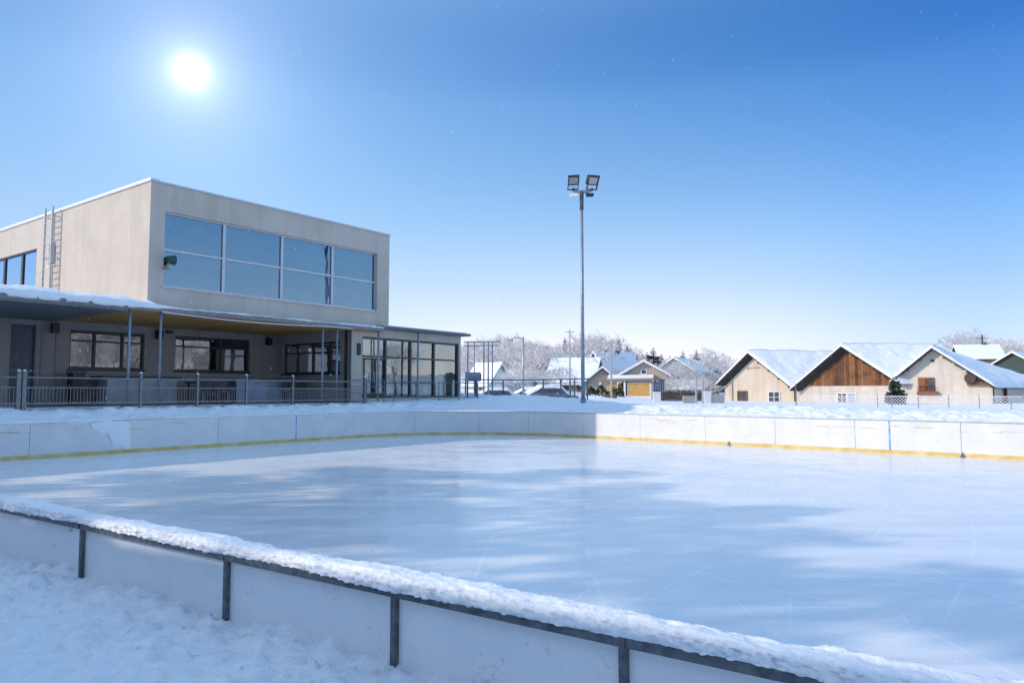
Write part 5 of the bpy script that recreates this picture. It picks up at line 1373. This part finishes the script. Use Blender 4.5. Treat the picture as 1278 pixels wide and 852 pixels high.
for dz in (.2, .7): MB().aabb(a[0], b[0], 78.04, 78.09, z0 + dz, z0 + dz + .08).build('rail', M['bark'], pf)
house('village_house', 'narrow ochre house partly hidden behind the slim pole right of the mast', 769, 470, 130, 4.5, 6, 4.2, 2.0, R(-25), M['far_wall_orange'], M['roof_brown'], True, 'y', .4, [(-1.4, 2.3, .8, 1.1) + std, (.5, 2.3, .8, 1.1) + std])
house('village_house', 'low brownish outbuilding behind the garden wall with a snow lid', 846, 490, 90, 5.0, 4, 1.5, .8, R(-22), M['roof_brown'], M['roof_grey'], True, 'x', .4, [(-1.6, .3, 1.0, .8, 'frame_dark', 'glass_far', 'window')])
house('village_house', 'grey garage with a dark opening at the foot of the frosted trees', 655, 480, 100, 4.0, 4, 1.7, .9, R(-15), M['far_wall_grey'], M['roof_grey'], True, 'x', .4, [(-1.2, .1, 1.8, 1.3, 'frame_dark', 'glass_far', 'door')])
bush('russet_bush', 760, 80, .8, .9, M['orange_bush'], 'russet leafy bush at the foot of the pale slim pole', 'bush', 700, 8)

# out of view to the left: a made-up hut added to shade the near boards and snow, and pines whose shade lies on the ice
def UV(t, w): return (-.974 * t + .225 * w, -.225 * t - .974 * w)
ha, hb_ = UV(14.6, -9.2), UV(5.0, .4)
dx, dy = hb_[0] - ha[0], hb_[1] - ha[1]; hl = math.hypot(dx, dy); ux, uy = dx / hl, dy / hl; nx, ny = uy, -ux
if nx * .6 + ny * .8 > 0: nx, ny = -nx, -ny
hut = empty('shade_hut', (ha[0], ha[1], .6), 'unseen flat-roofed hut added to shade the near boards, left of the view', 'hut')
HT = 5.40
MB().hexa([(ha[0], ha[1], .4), (hb_[0], hb_[1], .4), (hb_[0] + nx * 4, hb_[1] + ny * 4, .4), (ha[0] + nx * 4, ha[1] + ny * 4, .4), (ha[0], ha[1], HT - .2), (hb_[0], hb_[1], HT - .2), (hb_[0] + nx * 4, hb_[1] + ny * 4, HT - .2), (ha[0] + nx * 4, ha[1] + ny * 4, HT - .2)]).build('wall', M['far_wall_grey'], hut)
k = .12
MB().hexa([(ha[0] - nx * k, ha[1] - ny * k, HT - .197), (hb_[0] - nx * k, hb_[1] - ny * k, HT - .197), (hb_[0] + nx * 4.2, hb_[1] + ny * 4.2, HT - .197), (ha[0] + nx * 4.2, ha[1] + ny * 4.2, HT - .197), (ha[0] - nx * k, ha[1] - ny * k, HT), (hb_[0] - nx * k, hb_[1] - ny * k, HT), (hb_[0] + nx * 4.2, hb_[1] + ny * 4.2, HT), (ha[0] + nx * 4.2, ha[1] + ny * 4.2, HT)]).build('roof', M['steel'], hut)
for f_ in (.25, .6):
    o3 = (ha[0] + dx * f_, ha[1] + dy * f_, 2.2)
    window_on(hut, o3, (ux, uy, 0), (-nx, -ny, 0), 1.2, 1.0, 2, 1, M['white_paint'], M['glass_far'])
o3 = (ha[0] + dx * .42, ha[1] + dy * .42, .6)
window_on(hut, o3, (ux, uy, 0), (-nx, -ny, 0), 1.0, 2.1, 1, 1, M['steel'], M['door'], name='door')
def pine(seed, h, base, rad):
    """a tall pine: bare trunk, crown of loose tufted clumps above base*h"""
    r = random.Random(seed); tr, cr = MB(), MB()
    tr.tube([(0, 0, -.4), (.05, .04, h * .4), (-.05, .08, h * .75), (0, 0, h * .96)], h * .016, 8, h * .005)
    for i in range(15):
        f = (i + r.random()) / 15; z = h * (base + (1 - base) * f); R0 = rad * (1 - abs(f - .3) * .9) * r.uniform(.55, 1.1); a = i * 2.4 + r.uniform(-.4, .4)
        e = (math.cos(a) * R0, math.sin(a) * R0, min(h, z + .18 * R0)); tr.tube([(0, 0, z - .1 * R0), (e[0] * .5, e[1] * .5, z), e], h * .005, 4, h * .0015)
        for c_ in range(r.randint(2, 3)):
            q = r.uniform(.45, 1.05); cc = (e[0] * q + r.uniform(-.3, .3), e[1] * q + r.uniform(-.3, .3), z + .2 * R0 * q); cw, chh = r.uniform(.6, 1.15), r.uniform(.22, .4)
            for j in range(62):
                d = norm((r.gauss(0, 1), r.gauss(0, 1), r.gauss(0, 1))); k_ = r.random() ** .4
                p = (cc[0] + d[0] * cw * k_, cc[1] + d[1] * cw * k_, cc[2] + d[2] * chh * k_)
                n1 = norm((d[0] + r.uniform(-.7, .7), d[1] + r.uniform(-.7, .7), abs(d[2]) + .5)); n2 = norm(cross(n1, (r.uniform(-1, 1), r.uniform(-1, 1), .3))); L = r.uniform(.14, .30)
                cr.face([add(p, n2, -L * .45), add(p, n1, L), add(p, n2, L * .45)])
    return tr, cr
pp = [plant('pine_tree', pine(s_, 13, b_, 3.0), (M['bark'], M['needles']), '-', 'tree', 'pines left of the rink') for s_, b_ in ((31, .60), (32, .56))]
for i, (t, w, sc, lab) in enumerate(((22, -17.6, .98, 'tall pine nearest the rink corner'), (24, -14.6, 1.03, 'tall pine second from the rink corner'), (21.5, -12.0, .97, 'tall pine in the middle of the stand'), (25, -9.6, 1.06, 'tall pine behind the added hut'), (26, -6.2, 1.12, 'tallest pine behind the added hut'), (27, -18.4, 1.0, 'pine at the back of the stand near the corner'), (28, -13.0, 1.0, 'pine at the back of the stand'))):
    o = pp[i] if i < 2 else copy_tree(pp[i % 2])
    x, y = UV(t, w); o.location = (x, y, .6); o.scale = (sc, sc, sc); o.rotation_euler = (0, 0, i * 1.3); o['label'] = lab + ', left of the view'
# trees and houses across the rink to the right, mirrored in the hall's windows
for i in range(22):
    az = R(62 + i * 2.6 + rt.uniform(-1, 1)); rr = rt.uniform(70, 120)
    o = copy_tree(protos[i % 5]); h_ = rt.uniform(7, 13) / 10
    o.location = (rr * math.sin(az), rr * math.cos(az), 1.2); o.scale = (h_ * 1.2, h_ * 1.2, h_); o.rotation_euler = (0, 0, rt.uniform(0, 6)); o['label'] = 'frosted bare tree beyond the right end of the rink, out of view'

# ------------------------------------------------------------------ diamond dust in the air
def flakes():
    r = random.Random(77); mb = MB()
    for i in range(1500):
        Y = r.uniform(3.0, 26) ; x, y = r.uniform(-40, 1318), r.uniform(-20, 800)
        c = along(x, y, Y)
        if c[2] < 1.0: continue
        s = r.choice((.0035, .0045, .006, .009)) * (.45 + Y / 14)
        n = len(mb.v)
        mb.v += [add(c, d, s) for d in ((1, 0, 0), (-1, 0, 0), (0, 1, 0), (0, -1, 0), (0, 0, 1), (0, 0, -1))]
        mb.f += [(n + a, n + b, n + d) for a, b, d in ((0, 2, 4), (2, 1, 4), (1, 3, 4), (3, 0, 4), (2, 0, 5), (1, 2, 5), (3, 1, 5), (0, 3, 5))]
    tag(mb.build('snowflakes', M['flake']), kind='stuff')
flakes()
